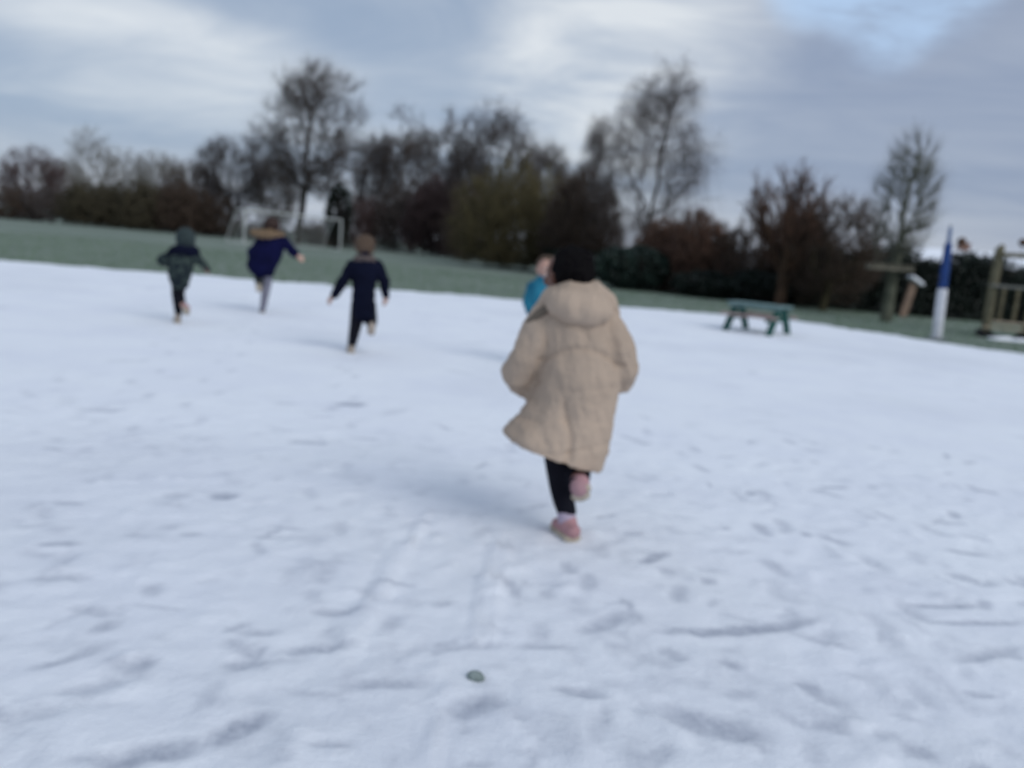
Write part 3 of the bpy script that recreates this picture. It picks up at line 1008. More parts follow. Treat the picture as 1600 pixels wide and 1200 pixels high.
# ------------------------------------------------------------------ goal
M_WHITE = mat('white_metal', (.58, .60, .59), .6, (.46, .49, .48), 5)
gl, gr = at(381, horizon(381) + EYE * F / 50, 50), at(531, horizon(531) + EYE * F / 57, 57)
gc = (gl + gr) / 2
goal = thing('football_goal', (gc[0], gc[1], -.03), 'white football goal standing on the frosty grass in front of the trees', 'goal')
L_, R_ = gl - gc, gr - gc
L_[2] = R_[2] = 0
ax = R_ / np.linalg.norm(R_); bk = np.array([-ax[1], ax[0], 0])
GH_ = 2.13
for e in (L_, R_):
    b = MB(); b.loft([e, e + (0, 0, GH_)], [.06, .06], 10); b.build('post', M_WHITE, goal, True)
    b = MB(); b.loft([e + (0, 0, GH_), e + bk * .8 + (0, 0, GH_), e + bk * 1.7 + (0, 0, .06), e + (0, 0, .06)], [.035] * 4, 8); b.build('stanchion', M_WHITE, goal, True)
b = MB(); b.loft([L_ + (0, 0, GH_), R_ + (0, 0, GH_)], [.05, .05], 10); b.build('crossbar', M_WHITE, goal, True)
b = MB(); b.loft([L_ + bk * 1.7 + (0, 0, .06), R_ + bk * 1.7 + (0, 0, .06)], [.035] * 2, 8); b.build('ground_bar', M_WHITE, goal, True)
sg = []
for i in range(0, 45):
    e = L_ + (R_ - L_) * i / 44
    q = [e + (0, 0, GH_), e + bk * .8 + (0, 0, GH_ - .05), e + bk * 1.65 + (0, 0, .06)]
    sg += list(zip(q, q[1:]))
for j in range(14):
    f_ = j / 14
    o_ = bk * (.8 + .85 * f_) + np.array([0, 0, (GH_ - .05) * (1 - f_) + .06 * f_])
    sg.append((L_ + o_, R_ + o_))
p0 = np.array([s[0] for s in sg]); p1 = np.array([s[1] for s in sg])
V, Fc = prisms([(p0, p1, np.full(len(p0), .005), np.full(len(p0), .005))], 3)
put('net', mesh_np('net', V, Fc), M_WHITE, goal)

# ------------------------------------------------------------------ blue and white padded post
M_PADW = mat('white_padding', (.66, .67, .70), .55, (.55, .56, .60), 6)
M_PADB = mat('blue_padding', (.012, .050, .20), .5, (.010, .035, .14), 6)
pp = gnd(1463, 529)
pr = thing('padded_post', (pp[0], pp[1], -.02), 'upright post padded white below and blue above at the edge of the snow', 'post')
lean = np.array([-.045, 0, 1.0])
b = MB(); b.loft([lean * 0, lean * 2.40], [.03, .028], 10); b.build('pole', M_STEEL, pr, True)
b = MB(); b.loft([lean * .03, lean * .06, lean * 1.06, lean * 1.09], [.095, .105, .10, .085], 16, False); b.build('white_sleeve', M_PADW, pr, True)
b = MB(); b.loft([lean * 1.10, lean * 1.13, lean * 1.95, lean * 2.05], [.082, .088, .082, .066], 16, False); b.build('blue_sleeve', M_PADB, pr, True)
b = MB(); b.box((0, 0, .02), (.34, .34, .03), bev=.008); b.build('base_plate', M_STEEL, pr)
b = MB(); b.loft([lean * 2.05, lean * 2.34], [.046, .040], 10); b.build('blue_tip', mat('faded_blue', (.16, .22, .36), .6), pr, True)

# ------------------------------------------------------------------ board on the young tree and the leaning post beside it
M_WOOD = mat('weathered_wood', (.19, .175, .135), .85, (.10, .095, .075), 9, bump=.3)
M_POST = mat('pinkish_wood', (.30, .21, .155), .85, (.20, .14, .11), 9, bump=.3)
M_GREYW = mat('grey_board', (.26, .26, .24), .85, (.17, .17, .15), 7)
b0, b1 = at(1356, 417, 23.35), at(1424, 422, 23.35)
tray = thing('wooden_board', tuple((b0 + b1) / 2), 'pale wooden board fixed level across the young tree trunk', 'board')
d0 = (b1 - b0) / 2
b = MB()
b.bar(-d0 - (0, .0, 0), d0, .36, .11, bev=.01); b.build('board', M_WOOD, tray)
for s in (-.17, .17):
    b = MB(); b.bar(-d0 + np.array([0, s, .10]), d0 + np.array([0, s, .10]), .06, .03, bev=.004); b.build('rim', M_WOOD, tray)
lp0, lp1 = gnd(1409, 494), at(1428, 438, 24.4)
lp1[1] = lp0[1]
v_ = lp1 - lp0
sp = thing('leaning_post', (lp0[0], lp0[1], -.03), 'leaning pinkish-brown post with a slanted pale top beside the young tree', 'post')
lp1 = at(1428, 440, lp0[1])
b = MB(); b.bar((0, 0, 0), lp1 - lp0 + np.array([0, 0, .0]), .25, .16, up=(0, 1, 0), bev=.02); b.build('post', M_POST, sp)
b = MB(); b.box(lp1 - lp0 + np.array([.05, 0, .07]), (.50, .42, .12), Matrix.Rotation(math.radians(30), 3, 'Y'), .03); b.build('slanted_top', M_CAP, sp)

# ------------------------------------------------------------------ picnic table
M_TGREEN = mat('green_paint', (.030, .125, .10), .55, (.02, .085, .075), 6)
M_TTOP = mat('frosted_green_top', (.20, .29, .285), .7, (.11, .19, .185), 11)
M_SEAT = mat('pinkish_seat', (.40, .29, .27), .7, (.28, .185, .18), 11)
tp_ = gnd(1182, 519)
pt = thing('picnic_table', (tp_[0], tp_[1], 0), 'small green picnic table with pinkish seats on the snow at right', 'picnic table', rz=math.radians(-36))
for i in range(6):
    b = MB(); b.box((0, -.25 + i * .10, .485), (.92, .092, .034), bev=.006); b.build('top_plank', M_TTOP, pt)
for s_ in (-1, 1):
    x = s_ * .31
    b = MB(); b.bar((x, -.23, .445), (x, .23, .445), .045, .045); b.build('top_batten', M_TGREEN, pt)
    b = MB(); b.bar((x, -.50, .245), (x, .50, .245), .045, .06); b.build('seat_bearer', M_TGREEN, pt)
    for q_ in (-1, 1):
        b = MB(); b.bar((x + s_ * .05, q_ * .10, .465), (x + s_ * .05, q_ * .47, .0), .05, .105, up=(1, 0, 0)); b.build('leg', M_TGREEN, pt)
for q_ in (-1, 1):
    for k in range(2):
        b = MB(); b.box((0, q_ * (.42 + k * .092), .293), (.92, .084, .034), bev=.006); b.build('seat_plank', M_SEAT, pt)
for q_ in (-1, 1):
    b = MB(); b.box((0, q_ * .275, .442), (.88, .022, .05), bev=.005); b.build('apron', M_TTOP, pt)
pt.scale = (1.10, 1.10, 1.04)

# ------------------------------------------------------------------ climbing frame
cfp = gnd(1540, 525)
M_CF = mat('climbing_frame_wood', (.20, .18, .115), .85, (.13, .115, .075), 6, bump=.3)
M_CFL = mat('pale_platform_wood', (.42, .35, .25), .85, (.30, .25, .18), 6)
M_RUB = mat('black_rubber_foot', (.012, .012, .014), .7)
cf = thing('climbing_frame', (cfp[0], cfp[1], -.03), 'wooden climbing frame with posts, rails and platform at the right edge', 'climbing frame', rz=math.radians(-27))
for x in (0, .92, 1.9):
    for y in (0, 1.3):
        ht = 2.22 if x != .92 else 1.5
        b = MB(); b.loft([(x, y, .05), (x, y, ht)], [.075, .07], 12); b.build('post', M_CF, cf, True)
        b = MB(); b.box((x, y, .06), (.36, .30, .16), bev=.03); b.build('foot', M_RUB, cf)
for z, mm, y in ((2.06, M_CF, -.085), (1.28, M_GREYW, -.085), (.26, M_CFL, -.085), (2.06, M_CF, 1.385), (1.28, M_GREYW, 1.385)):
    b = MB(); b.bar((-.1, y, z), (2.05, y, z), .06, .14 if z < 2 else .12, up=(0, 1, 0)); b.build('rail', mm, cf)
for i in range(6):
    b = MB(); b.box((1.0, .10 + i * .22, .38), (1.75, .20, .04), bev=.006); b.build('deck_plank', M_CFL, cf)
for i in range(5):
    b = MB(); b.bar((.30 + i * .32, 1.30, .40), (.30 + i * .32, 1.30, 1.24), .09, .03, up=(0, 1, 0)); b.build('back_slat', M_CF, cf)
b = MB(); b.bar((-.0, .0, 1.9), (-.0, 1.3, 1.9), .06, .12); b.build('cross_beam', M_CF, cf)
rq = gnd(1578, 531)
mb = MB()
for k in range(5):
    mb.ell((.16 * k - .35 + .03 * (k % 2), .05 * (k % 3), .0), (.2, .16, .06 + .015 * (k % 3)))
sp2 = put('snow_patch', fuse(mb, 'snow_patch', .03, 4), M_CAP); sp2.location = (rq[0], rq[1], -.02)
tag(sp2, 'small leftover heap of snow on the grass by the climbing frame', 'snow')

# ------------------------------------------------------------------ pebble
q = gnd(742, 1062)
peb = MB(); peb.ell((0, 0, .008), (.023, .018, .013)); peb.ell((.010, -.004, .006), (.016, .014, .010))
po = put('pebble', fuse(peb, 'pebble', .0025, 4), mat('pebble_moss', (.27, .32, .31), .8, (.17, .21, .20), 60))
iy, ix = np.searchsorted(gy, q[1]), np.searchsorted(gx, q[0])
po.location = (q[0], q[1], float(Hs[iy, ix]) - .002); tag(po, 'small grey-green pebble lying on the trodden snow in the foreground', 'pebble')


# ------------------------------------------------------------------ children
def rotm(fwd, up=(0, 0, 1)):
    """columns: right, forward, up"""
    f = np.array(fwd, float); f /= np.linalg.norm(f)
    u = np.array(up, float); u -= f * f.dot(u); u /= np.linalg.norm(u)
    return np.stack([np.cross(f, u), f, u], 1)


SKINS = {}
EYE_W = mat('eye_white', (.7, .7, .68), .3); EYE_D = mat('eye_iris', (.03, .02, .015), .25)


CHILDREN = []


class Child:
    def __init__(s, Y, base_px, label, skin, voxel=.007):
        s.Y = Y; s.S = Y / F; s.vox = voxel
        b = at(base_px[0], base_px[1], Y); s.B = np.array([b[0], b[1], 0])
        s.root = thing('person', tuple(s.B), label, 'person', 'children running on the snow')
        s.body = MB(); s.skin = skin; s.after = []

    def J(s, x, y, dy=0.0):
        return at(x, y, s.Y + dy) - s.B

    def head(s, c, r, fwd, up=(0, 0, 1), neck=None, lip=(.30, .13, .12)):
        R = rotm(fwd, up)
        w = lambda x, y, z: c + R @ (np.array([x, y, z]) * r)
        m = s.body
        m.ell(c, (r * .86, r * .98, r * 1.0), R)
        m.ell(w(0, .25, -.45), (r * .64, r * .66, r * .66), R)
        m.ell(w(0, .60, -.80), (r * .28, r * .26, r * .2), R)
        m.loft([w(0, .82, -.05), w(0, .98, -.30), w(0, 1.02, -.40)], [r * .09, r * .12, r * .14], 8)
        for k in (-1, 1):
            m.ell(w(k * .86, -.05, -.18), (r * .10, r * .18, r * .26), R)
            m.ell(w(k * .42, .72, -.34), (r * .25, r * .2, r * .22), R)
            s.after.append(('eye', (w(k * .34, .86, -.06), (r * .15, r * .10, r * .10), R), EYE_W))
            s.after.append(('iris', (w(k * .34, .945, -.06), (r * .065, r * .03, r * .065), R), EYE_D))
        s.after.append(('mouth', (w(0, .885, -.62), (r * .24, r * .06, r * .05), R), mat('lips', lip, .5)))
        if neck is not None:
            m.loft([w(0, -.12, -.5), neck], [r * .44, r * .48], 10)

    def hand(s, wrist, direction, palm_n, size=.115, curl=.5, flip=1):
        """palm with four fingers and a thumb"""
        d = np.array(direction, float); d /= np.linalg.norm(d)
        n = np.array(palm_n, float); n -= d * d.dot(n); n /= np.linalg.norm(n)
        sd_ = np.cross(d, n) * flip
        m = s.body
        pl = size * .5
        m.loft([wrist, wrist + d * pl * .5, wrist + d * pl], [(size * .17, size * .13), (size * .25, size * .12), (size * .26, size * .11)], 10, True, n)
        for i, (o, l) in enumerate(((-.19, .38), (-.065, .46), (.06, .43), (.18, .34))):
            p = wrist + d * pl * .95 + sd_ * o * size
            c1 = p + d * l * size * .5 + n * curl * size * .08
            c2 = c1 + d * l * size * .35 + n * curl * size * .22
            m.loft([p, c1, c2], [size * .072, size * .066, size * .055], 8)
        p = wrist + d * pl * .35 - sd_ * size * .2
        m.loft([p, p - sd_ * size * .16 + d * size * .18 + n * size * .06, p - sd_ * size * .18 + d * size * .36 + n * size * .12], [size * .085, size * .078, size * .06], 8)

    def skin_chain(s, pts, rad):
        s.body.loft(pts, rad, 12)

    def G(s, x, y, dy=0.0):
        p = s.J(x, y, dy); p[2] = 0.0
        return p

    def part(s, name, mb, m, voxel=None, smooth=6, disp=None):
        return put(name, fuse(mb, name, voxel or s.vox, smooth, disp), m, s.root)

    def shoe(s, ankle, heel, toe, m, sole_m, w=.034, up=(0, 0, 1)):
        """trainer from heel to toe with a separate sole"""
        heel, toe, ankle = map(np.array, (heel, toe, ankle))
        d = toe - heel; L = np.linalg.norm(d); d /= L
        u = np.array(up, float); u -= d * d.dot(u); u /= np.linalg.norm(u)
        b = MB()
        b.loft([heel + u * .035, heel + d * L * .35 + u * .038, heel + d * L * .7 + u * .03, toe - d * .02 + u * .024], [(w * .85, .030), (w * .95, .034), (w * 1.1, .026), (w * .8, .018)], 14, True, u)
        b.loft([ankle, heel + d * L * .22 + u * .04], [.034, .036], 12)
        sh = put('shoe', fuse(b, 'shoe', .006, 5), m, s.root)
        b = MB()
        b.loft([heel + u * .006, heel + d * L * .3 + u * .006, heel + d * L * .7 + u * .006, toe + u * .008 - d * .01], [(w * 1.02, .017), (w * 1.02, .016), (w * 1.24, .014), (w * .9, .011)], 14, True, u)
        put('sole', fuse(b, 'sole', .006, 3), sole_m, sh)
        return sh

    def finish(s, smooth=5):
        body = put('body', fuse(s.body, 'body', s.vox * .75, smooth), s.skin, s.root)
        for nm, (c, r, R), m in s.after:
            b = MB(); b.ell(c, r, R, 10); put(nm, b.mesh(nm, True), m, body)
        CHILDREN.append(s)

    def settle(s):
        lo = min(min(v.co.z for v in o.data.vertices) for o in s.root.children_recursive)
        s.root.location.z = -lo - .008


def fabric(n, c, c2, scale=5, rough=.85, bump=.35, bs=60):
    return mat(n, c, rough, c2, scale, 5, bump, bs, .06)


SK_PALE = mat('skin_pale', (.52, .33, .26), .55, (.46, .27, .21), 6, spec=.35)
SK_BROWN = mat('skin_brown', (.16, .065, .038), .5, (.12, .048, .03), 6, spec=.35)
LEG_BLACK = fabric('black_leggings', (.012, .012, .018), (.008, .008, .012))
NAVY = fabric('navy_cloth', (.006, .008, .022), (.004, .005, .014))
NAVY2 = fabric('navy_coat_cloth', (.007, .008, .045), (.004, .005, .025))
PINK = mat('pink_shoe', (.46, .25, .265), .8, (.37, .21, .22), 25)
CREAM = mat('cream_sole', (.50, .43, .33), .7, (.40, .34, .27), 20)
TAN = mat('tan_shoe', (.44, .37, .31), .8, (.34, .285, .24), 20)
HAIR_BLK = mat('black_hair', (.006, .005, .006), .9, (.010, .009, .009), 60, bump=.8, bscale=90, spec=.05)
HAIR_BRN = mat('dark_brown_hair', (.045, .022, .015), .55, (.025, .013, .01), 30, bump=.5)
HAIR_LT = mat('light_brown_hair', (.115, .078, .056), .7, (.07, .048, .034), 30, bump=.5, spec=.15)


def fur(mb, seed, n, ln, wd):
    """short hair tufts standing on the vertices of a lumpy mass"""
    return mb


def noise3(co, s):
    return fbm(co[:, 0] * s + co[:, 1] * s * .6 + 50, co[:, 2] * s + co[:, 1] * s * .5 + 50, 4) - .5


# ---- the child in the long beige coat
c = Child(3.06, (885, 838), 'child with dark hair in a long beige hooded coat running away, nearest the camera', SK_BROWN, .007)
J, S = c.J, c.S
hc = J(885, 429, .03)
c.head(hc, .086, (-.62, .75, -.08), neck=J(890, 462, .03), lip=(.10, .035, .03))
c.skin_chain([J(892, 470, .02), J(900, 520, .02), J(900, 580, 0), J(888, 650, 0)], [(.09, .07), (.115, .085), (.105, .08), (.10, .085)])
c.skin_chain([J(856, 502, .0), J(818, 570, -.02), J(822, 598, .10), J(838, 592, .20)], [.034, .030, .027, .022])
c.hand(J(838, 592, .20), (.3, .8, .25), (.6, -.2, .6), .12, .8)
c.skin_chain([J(938, 502, .0), J(966, 552, -.015), J(971, 590, .08), J(964, 594, .18)], [.034, .030, .027, .022])
c.hand(J(964, 594, .18), (-.3, .8, .2), (-.6, -.2, .6), .12, .8, -1)
c.skin_chain([J(878, 660, .0), J(874, 720, .03), J(884, 802, .0)], [.055, .042, .028])
c.skin_chain([J(903, 660, .0), J(902, 735, .06), J(903, 746, -.05), J(905, 762, -.17)], [.055, .042, .036, .028])
c.finish()
b = MB()
b.loft([J(878, 650, .0), J(874, 720, .03), J(878, 765, .02), J(885, 800, .0)], [.075, .060, .050, .040])
b.loft([J(903, 650, .0), J(901, 720, .05), J(902, 742, .06)], [.075, .060, .054])
b.loft([J(902, 742, .06), J(903, 746, -.05), J(904, 760, -.14)], [.054, .050, .042])
c.part('leggings', b, LEG_BLACK, .007, 5, lambda co: noise3(co, 22) * .006)
# shoes: planted foot pushing off to the left, other foot kicked up behind showing its sole
c.shoe(J(885, 803, .0), c.G(895, 836, -.05), c.G(868, 820, .10), PINK, CREAM, .038)
c.shoe(J(905, 762, -.16), J(912, 765, -.18), J(905, 786, -.13), PINK, CREAM, .032, up=(-.2, .8, .5))
b = MB(); b.loft([J(884, 798, .0), J(886, 812, -.005)], [.037, .037]); c.part('sock', b, mat('lilac_sock', (.48, .40, .50), .8), .006, 4)
b = MB(); b.loft([J(904, 756, -.13), J(905, 764, -.17)], [.036, .034]); c.part('sock', b, mat('pink_sock', (.42, .25, .27), .8), .006, 4)
BEIGE = fabric('beige_coat', (.485, .378, .295), (.41, .32, .25), 3.0, .8, .5, 26)
BEIGE2 = fabric('beige_lining', (.17, .14, .11), (.12, .10, .08), 3.0, .8, .4, 26)
b = MB()
ring = [(893, 464, 40, .07, 0), (895, 484, 52, .10, 0), (898, 510, 58, .125, 0), (902, 545, 60, .13, 0), (904, 585, 65, .14, 0), (895, 630, 71, .15, .02), (882, 672, 78, .16, .02), (867, 696, 86, .165, .02), (863, 707, 89, .168, .02)]
pts = [J(x, y, dy) for x, y, w, d, dy in ring]
b.loft(pts, [(w * S, d) for x, y, w, d, dy in ring], 32, False)
zt, zb, xm = J(890, 610)[2], J(867, 711)[2], J(872, 711)[0]
for i, v in enumerate(b.v):                       # the skirt swings out to the left, so the hem hangs lower on the right
    t = min(max((zt - v[2]) / (zt - zb), 0), 1) ** 1.5
    b.v[i] = (v[0], v[1], v[2] - t * .007 * (v[0] - xm) / .2)
# sleeves
b.loft([J(858, 492, .0), J(840, 520, -.02), J(818, 562, -.03), J(808, 586, .0), J(818, 602, .07), J(832, 598, .16)], [.060, .068, .068, .064, .058, .052], 18)
b.loft([J(936, 492, .0), J(953, 515, -.01), J(968, 548, -.02), J(974, 578, .0), J(972, 596, .06), J(964, 598, .14)], [.058, .060, .060, .056, .050, .046], 18)


def coat_disp(co):
    z = co[:, 2]; x = co[:, 0]
    zs = J(908, 540)[2] - 3.0 * np.clip(x - J(908, 540)[0], -.14, .14) ** 2
    zh = J(880, 692)[2]
    body = (x > J(838, 600)[0]) & (x < J(970, 600)[0])
    dsp = -.011 * np.exp(-((z - zs) / .011) ** 2) * body
    dsp += -.005 * np.exp(-((z - zh - .02 * np.sin(x * 14)) / .010) ** 2)
    for zq in (J(900, 600)[2], J(890, 650)[2]):
        dsp += -.003 * np.exp(-((z - zq - .012 * np.sin(x * 17 + zq * 30)) / .012) ** 2)
    xf = J(884, 660)[0] + .02 * np.sin(z * 20)
    dsp += -.014 * np.exp(-((x - xf) / .014) ** 2) * np.clip((J(884, 600)[2] - z) / .08, 0, 1)
    th = fbm(x * 16 + 30 + z * 5, z * 4.5 + 30 + co[:, 1] * 6, 4) - .5
    dsp += th * .034 * (.35 + .65 * np.clip((z - J(870, 715)[2]) / .08, 0, 1))
    dsp += (fbm(x * 45 + 30, z * 40 + 30 + co[:, 1] * 20, 3) - .5) * .008
    return dsp


c.part('coat', b, BEIGE, .008, 5, coat_disp)
for pt_, q_ in ((J(838, 594, .20), .044), (J(963, 597, .16), .040)):
    b = MB(); b.ell(pt_, (q_, q_ * 1.1, q_)); c.part('cuff', b, BEIGE2, .007, 3)
# hood lying on the back, with its thick rolled edge round the neck
b = MB()
b.ell(J(904, 480, -.09), (.132, .085, .072), np.array(Matrix.Rotation(.12, 3, 'Y')), 20)
b.loft([J(846, 505, .06), J(846, 486, .03), J(862, 466, -.02), J(893, 455, -.06), J(926, 457, -.05), J(947, 474, .0), J(955, 492, .06)], [.032, .040, .045, .046, .046, .042, .034], 16)
c.part('hood', b, BEIGE, .008, 5, lambda co: (fbm(co[:, 0] * 22 + 30, co[:, 2] * 12 + 30, 4) - .5) * .022)
b = MB()
b.loft([J(862, 478, -.075), J(843, 490, -.065), J(828, 506, -.045), J(821, 524, -.02)], [.012, .018, .020, .012], 12)
c.part('hood_lining', b, BEIGE2, .007, 4)
# hair: short tight curls gathered into a full top
b = MB()
b.ell(J(894, 420, .0), (.077, .090, .084), None, 18)
b.ell(J(906, 408, -.01), (.056, .06, .046)); b.ell(J(906, 427, -.04), (.056, .05, .058)); b.ell(J(885, 412, .0), (.050, .06, .045)); b.ell(J(901, 440, -.03), (.05, .045, .03))
c.part('hair', b, HAIR_BLK, .006, 2, lambda co: (fbm(co[:, 0] * 60 + 30, co[:, 2] * 60 + 30 + co[:, 1] * 50, 3) - .5) * .022)

# ---- hooded child in the dark camouflage jacket
CAMO = mat('camouflage_jacket', (.042, .060, .054), .85, (.008, .014, .020), 16, 3, .3, 40, .2, .42, .56)
HOODC = mat('grey_green_hood', (.030, .045, .046), .85, (.018, .028, .03), 9, bump=.3)
c = Child(8.75, (277, 504), 'child in a dark green patterned jacket with the hood up, leftmost runner', SK_PALE, .011)
J, S = c.J, c.S
c.head(J(290, 374, .0), .095, (.1, 1, 0), neck=J(288, 394, 0))
c.skin_chain([J(287, 398), J(284, 415), J(281, 434)], [(.08, .06), (.09, .07), (.06, .06)])
c.skin_chain([J(272, 397), J(254, 407, -.02), J(260, 411, .16)], [.04, .034, .026]); c.hand(J(260, 411, .16), (.2, .9, .2), (.7, 0, .5), .11, .7)
c.skin_chain([J(303, 396), J(313, 409, -.02), J(322, 418, -.04)], [.04, .034, .026]); c.hand(J(320, 416, -.04), (.55, -.1, -.8), (-.6, .3, .3), .10, .5, -1)
c.skin_chain([J(277, 438), J(275, 465, .06), J(279, 488, .0)], [.050, .036, .026])
c.skin_chain([J(282, 434), J(281, 460, .15), J(286, 477, -.12)], [.05, .04, .03])
c.finish()
b = MB()
b.loft([J(278, 434), J(276, 462, .06), J(279, 490, .0)], [.068, .052, .040]); b.loft([J(283, 434), J(281, 460, .16)], [.066, .050]); b.loft([J(281, 460, .16), J(285, 476, -.10)], [.050, .040])
c.part('trousers', b, LEG_BLACK, .010)
c.shoe(J(278, 491), c.G(278.5, 501, -.06), c.G(275, 501, .12), TAN, CREAM); c.shoe(J(289, 479, -.13), J(290, 483, -.19), J(291, 493, -.12), PINK, CREAM, up=(-.1, .8, .5))
b = MB()
b.loft([J(288, 390), J(286, 399), J(283, 415), J(281, 430), J(281, 442)], [(15 * S, .085), (20 * S, .11), (19 * S, .125), (18 * S, .13), (13 * S, .11)], 20, True)
b.loft([J(272, 397), J(258, 404, -.02), J(252, 407, -.02), J(259, 411, .12)], [.062, .060, .056, .045], 14); b.loft([J(302, 396), J(312, 408, -.02), J(320, 417, -.03), J(323.5, 422, -.035)], [.060, .052, .045, .040], 14)
c.part('jacket', b, CAMO, .010, 5, lambda co: noise3(co, 14) * .03)
b = MB(); b.loft([J(274, 394, -.01), J(288, 390, -.02), J(302, 394, -.01)], [(.07, .10), (.075, .115), (.07, .10)], 16); c.part('navy_yoke', b, NAVY, .010, 5)
b = MB(); b.ell(J(290, 372, -.01), (.103, .118, .118)); b.loft([J(290, 378, -.01), J(288, 390, -.01)], [.10, .09]); c.part('hood', b, HOODC, .010, 5, lambda co: noise3(co, 14) * .02)

# ---- child in the navy coat with the fur-edged hood
FUR = mat('tan_fur', (.36, .25, .15), .9, (.21, .14, .085), 40, bump=1.0, bscale=120)
GREYLEG = fabric('grey_leggings', (.22, .22, .27), (.15, .15, .19))
DGREY = fabric('dark_grey_leggings', (.06, .07, .07), (.035, .04, .04))
c = Child(10.55, (410, 488), 'child in a navy coat with a tan furry hood running in front of the goal', SK_PALE, .011)
J, S = c.J, c.S
c.head(J(426, 353, .0), .093, (.35, .95, -.1), neck=J(427, 370, 0))
c.skin_chain([J(427, 376), J(419, 394), J(413, 418)], [(.10, .08), (.105, .085), (.105, .09)])
c.skin_chain([J(444, 378), J(456, 393, -.02), J(465, 400, -.04)], [.042, .036, .027]); c.hand(J(465, 400, -.04), (.7, -.1, -.6), (-.5, .3, .4), .12, .5, -1)
c.skin_chain([J(406, 382), J(393, 397, -.02), J(396, 402, .18)], [.042, .036, .027]); c.hand(J(396, 402, .18), (.2, .9, .3), (.7, 0, .5), .12, .7)
c.skin_chain([J(406, 416), J(405, 440, .05), J(404, 446, -.24)], [.055, .040, .028])
c.skin_chain([J(418, 416), J(417, 446, .04), J(411, 478, 0)], [.055, .040, .028])
c.finish()
b = MB(); b.loft([J(418, 414), J(417, 444, .04), J(411.5, 477, .0)], [.078, .062, .045]); c.part('legging', b, GREYLEG, .010)
b = MB(); b.loft([J(406, 414), J(405, 440, .05)], [.076, .06]); b.loft([J(405, 440, .05), J(404.5, 447, -.22)], [.056, .042]); c.part('legging', b, DGREY, .010)
c.shoe(J(411, 479), c.G(411, 486, -.06), c.G(408.5, 486, .12), GREYLEG, CREAM); c.shoe(J(404, 447, -.24), J(404, 446, -.29), J(404, 457, -.26), DGREY, CREAM, up=(0, .9, .4))
b = MB()
b.loft([J(428, 367), J(426, 376), J(420, 390), J(413, 404), J(408, 417)], [(14 * S, .09), (22 * S, .125), (24 * S, .145), (24 * S, .155), (22 * S, .15)], 20, True)
b.loft([J(408, 395), J(396, 408, .02)], [(.10, .10), (.06, .08)], 14)
b.loft([J(443, 377), J(455, 391, -.02), J(463, 399, -.03)], [.070, .062, .050], 14); b.loft([J(407, 380), J(393, 395, -.02), J(395, 402, .14)], [.070, .064, .050], 14)
c.part('coat', b, NAVY2, .010, 5, lambda co: noise3(co, 12) * .035)
b = MB(); b.ell(J(425, 350, -.015), (.104, .106, .098)); b.ell(J(420, 355, -.05), (.08, .06, .08)); c.part('hair', b, HAIR_BRN, .009, 3, lambda co: noise3(co, 30) * .02)
b = MB(); b.loft([J(398, 363, -.06), J(408, 366, -.10), J(420, 366, -.11), J(432, 366, -.08), J(440, 368, .0)], [.052, .062, .058, .045, .035], 14)
c.part('fur_hood', b, FUR, .009, 2, lambda co: noise3(co, 45) * .05)

# ---- light-haired child in the plain navy coat
COLLAR = mat('grey_brown_collar', (.14, .11, .10), .9, (.09, .07, .065), 20, bump=.6)
c = Child(7.62, (549, 550), 'light-haired child in a plain navy coat and dark trousers, arms held out', SK_PALE, .010)
J, S = c.J, c.S
c.head(J(570, 387, .0), .094, (-.05, 1, -.05), neck=J(570, 406, 0))
c.skin_chain([J(570, 412), J(569, 440), J(568, 482)], [(.10, .075), (.10, .08), (.10, .085)])
c.skin_chain([J(551, 416), J(536, 440, -.02), J(521, 463, .0)], [.042, .035, .025]); c.hand(J(521, 463, .0), (-.6, .1, -.8), (.5, .5, 0), .115, .5)
c.skin_chain([J(590, 416), J(601, 440, -.02), J(602, 463, .05)], [.042, .035, .025]); c.hand(J(602, 463, .05), (0, .2, -1), (-.6, .5, 0), .115, .6, -1)
c.skin_chain([J(560, 480), J(555, 512, .04), J(549, 538, 0)], [.052, .038, .026])
c.skin_chain([J(576, 480), J(580, 506, .10), J(580, 512, -.14)], [.052, .038, .026])
c.finish()
b = MB(); b.loft([J(561, 476), J(555.5, 510, .04), J(549.5, 540, 0)], [.078, .060, .042]); b.loft([J(575, 476), J(580, 503, .10)], [.078, .060]); b.loft([J(580, 503, .10), J(580, 510, -.12)], [.056, .044])
c.part('trousers', b, LEG_BLACK, .009, 5)
c.shoe(J(549, 541), c.G(549.5, 549, -.06), c.G(546, 549, .11), TAN, CREAM); c.shoe(J(580, 512, -.15), J(580, 511, -.21), J(579, 525, -.17), TAN, TAN, up=(0, .9, .4))
b = MB()
b.loft([J(570, 405), J(570, 413), J(570, 430), J(569, 450), J(568, 470), J(568, 488)], [(13 * S, .085), (25 * S, .11), (21.5 * S, .12), (18.5 * S, .12), (18 * S, .12), (17.5 * S, .12)], 20, True)
b.loft([J(551, 415), J(537, 438, -.02), J(524, 460, .0)], [.062, .055, .043], 14); b.loft([J(589, 415), J(600, 439, -.02), J(602, 461, .04)], [.062, .055, .043], 14)
c.part('coat', b, NAVY, .009, 5, lambda co: noise3(co, 14) * .03)
b = MB(); b.ell(J(570, 383, -.012), (.102, .108, .100)); b.ell(J(570, 390, -.05), (.085, .06, .07)); c.part('hair', b, HAIR_LT, .008, 3, lambda co: noise3(co, 35) * .018)
b = MB(); b.loft([J(559, 405, -.04), J(570, 402, -.075), J(581, 405, -.04)], [.040, .048, .040], 12); c.part('collar', b, COLLAR, .008, 3, lambda co: noise3(co, 40) * .02)
b = MB(); b.ell(J(570, 397, -.085), (.05, .03, .035)); c.part('neck_warmer', b, NAVY, .008, 3)

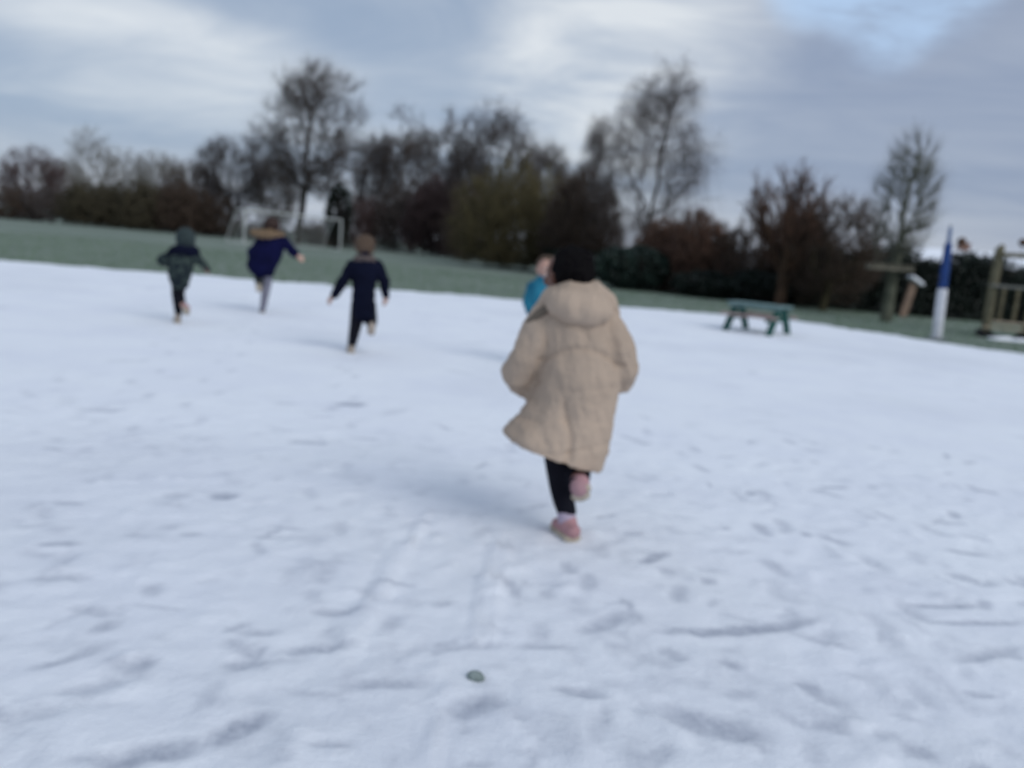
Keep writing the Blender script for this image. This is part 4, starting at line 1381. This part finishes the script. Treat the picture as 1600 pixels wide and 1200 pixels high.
# ---- child in teal, half hidden behind the beige coat
TEAL = fabric('teal_jacket', (.035, .22, .32), (.02, .13, .21), 4)
c = Child(7.8, (846, 572), 'child in a bright teal jacket half hidden behind the beige coat', SK_PALE, .010)
J, S = c.J, c.S
c.head(J(853, 420, .0), .102, (.35, -.95, 0), neck=J(851, 442, 0))
c.skin_chain([J(851, 446), J(846, 475), J(846, 510)], [(.10, .075), (.10, .08), (.10, .085)])
c.skin_chain([J(832, 450), J(825, 475, .0), J(831, 490, -.1)], [.042, .035, .025]); c.hand(J(831, 490, -.1), (.2, -.8, .1), (.6, .2, .3), .115, .6)
c.skin_chain([J(868, 452), J(876, 478, .0), J(874, 496, -.08)], [.042, .035, .025]); c.hand(J(874, 496, -.08), (-.1, -.6, -.5), (-.6, .2, .2), .115, .6, -1)
c.skin_chain([J(838, 508), J(836, 538, -.04), J(838, 562, .04)], [.052, .038, .026])
c.skin_chain([J(856, 508), J(858, 540, .0), J(858, 564, .0)], [.052, .038, .026])
c.finish()
b = MB(); b.loft([J(839, 505), J(836, 538, -.04), J(838, 560, .04)], [.078, .060, .044]); b.loft([J(855, 505), J(858, 540), J(858, 561)], [.078, .060, .044]); c.part('trousers', b, LEG_BLACK, .010)
c.shoe(J(838, 562, .04), c.G(838, 568, .07), c.G(837, 570, -.10), TAN, CREAM); c.shoe(J(858, 564), c.G(858, 569, .05), c.G(858, 571, -.12), TAN, CREAM)
b = MB()
b.loft([J(851, 438), J(849, 446), J(846, 465), J(845, 485), J(846, 512)], [(12 * S, .085), (23 * S, .11), (21 * S, .12), (20 * S, .12), (19 * S, .125)], 20, True)
b.loft([J(833, 449), J(825, 473), J(830, 488, -.08)], [.062, .056, .044], 14); b.loft([J(867, 451), J(876, 476), J(874, 493, -.06)], [.062, .056, .044], 14)
c.part('jacket', b, TEAL, .009, 5, lambda co: noise3(co, 14) * .03)
b = MB(); b.ell(J(855, 415, .03), (.106, .10, .10)); b.ell(J(860, 424, .05), (.09, .07, .10)); c.part('hair', b, HAIR_LT, .008, 3, lambda co: noise3(co, 35) * .018)

for c in CHILDREN:
    c.settle()
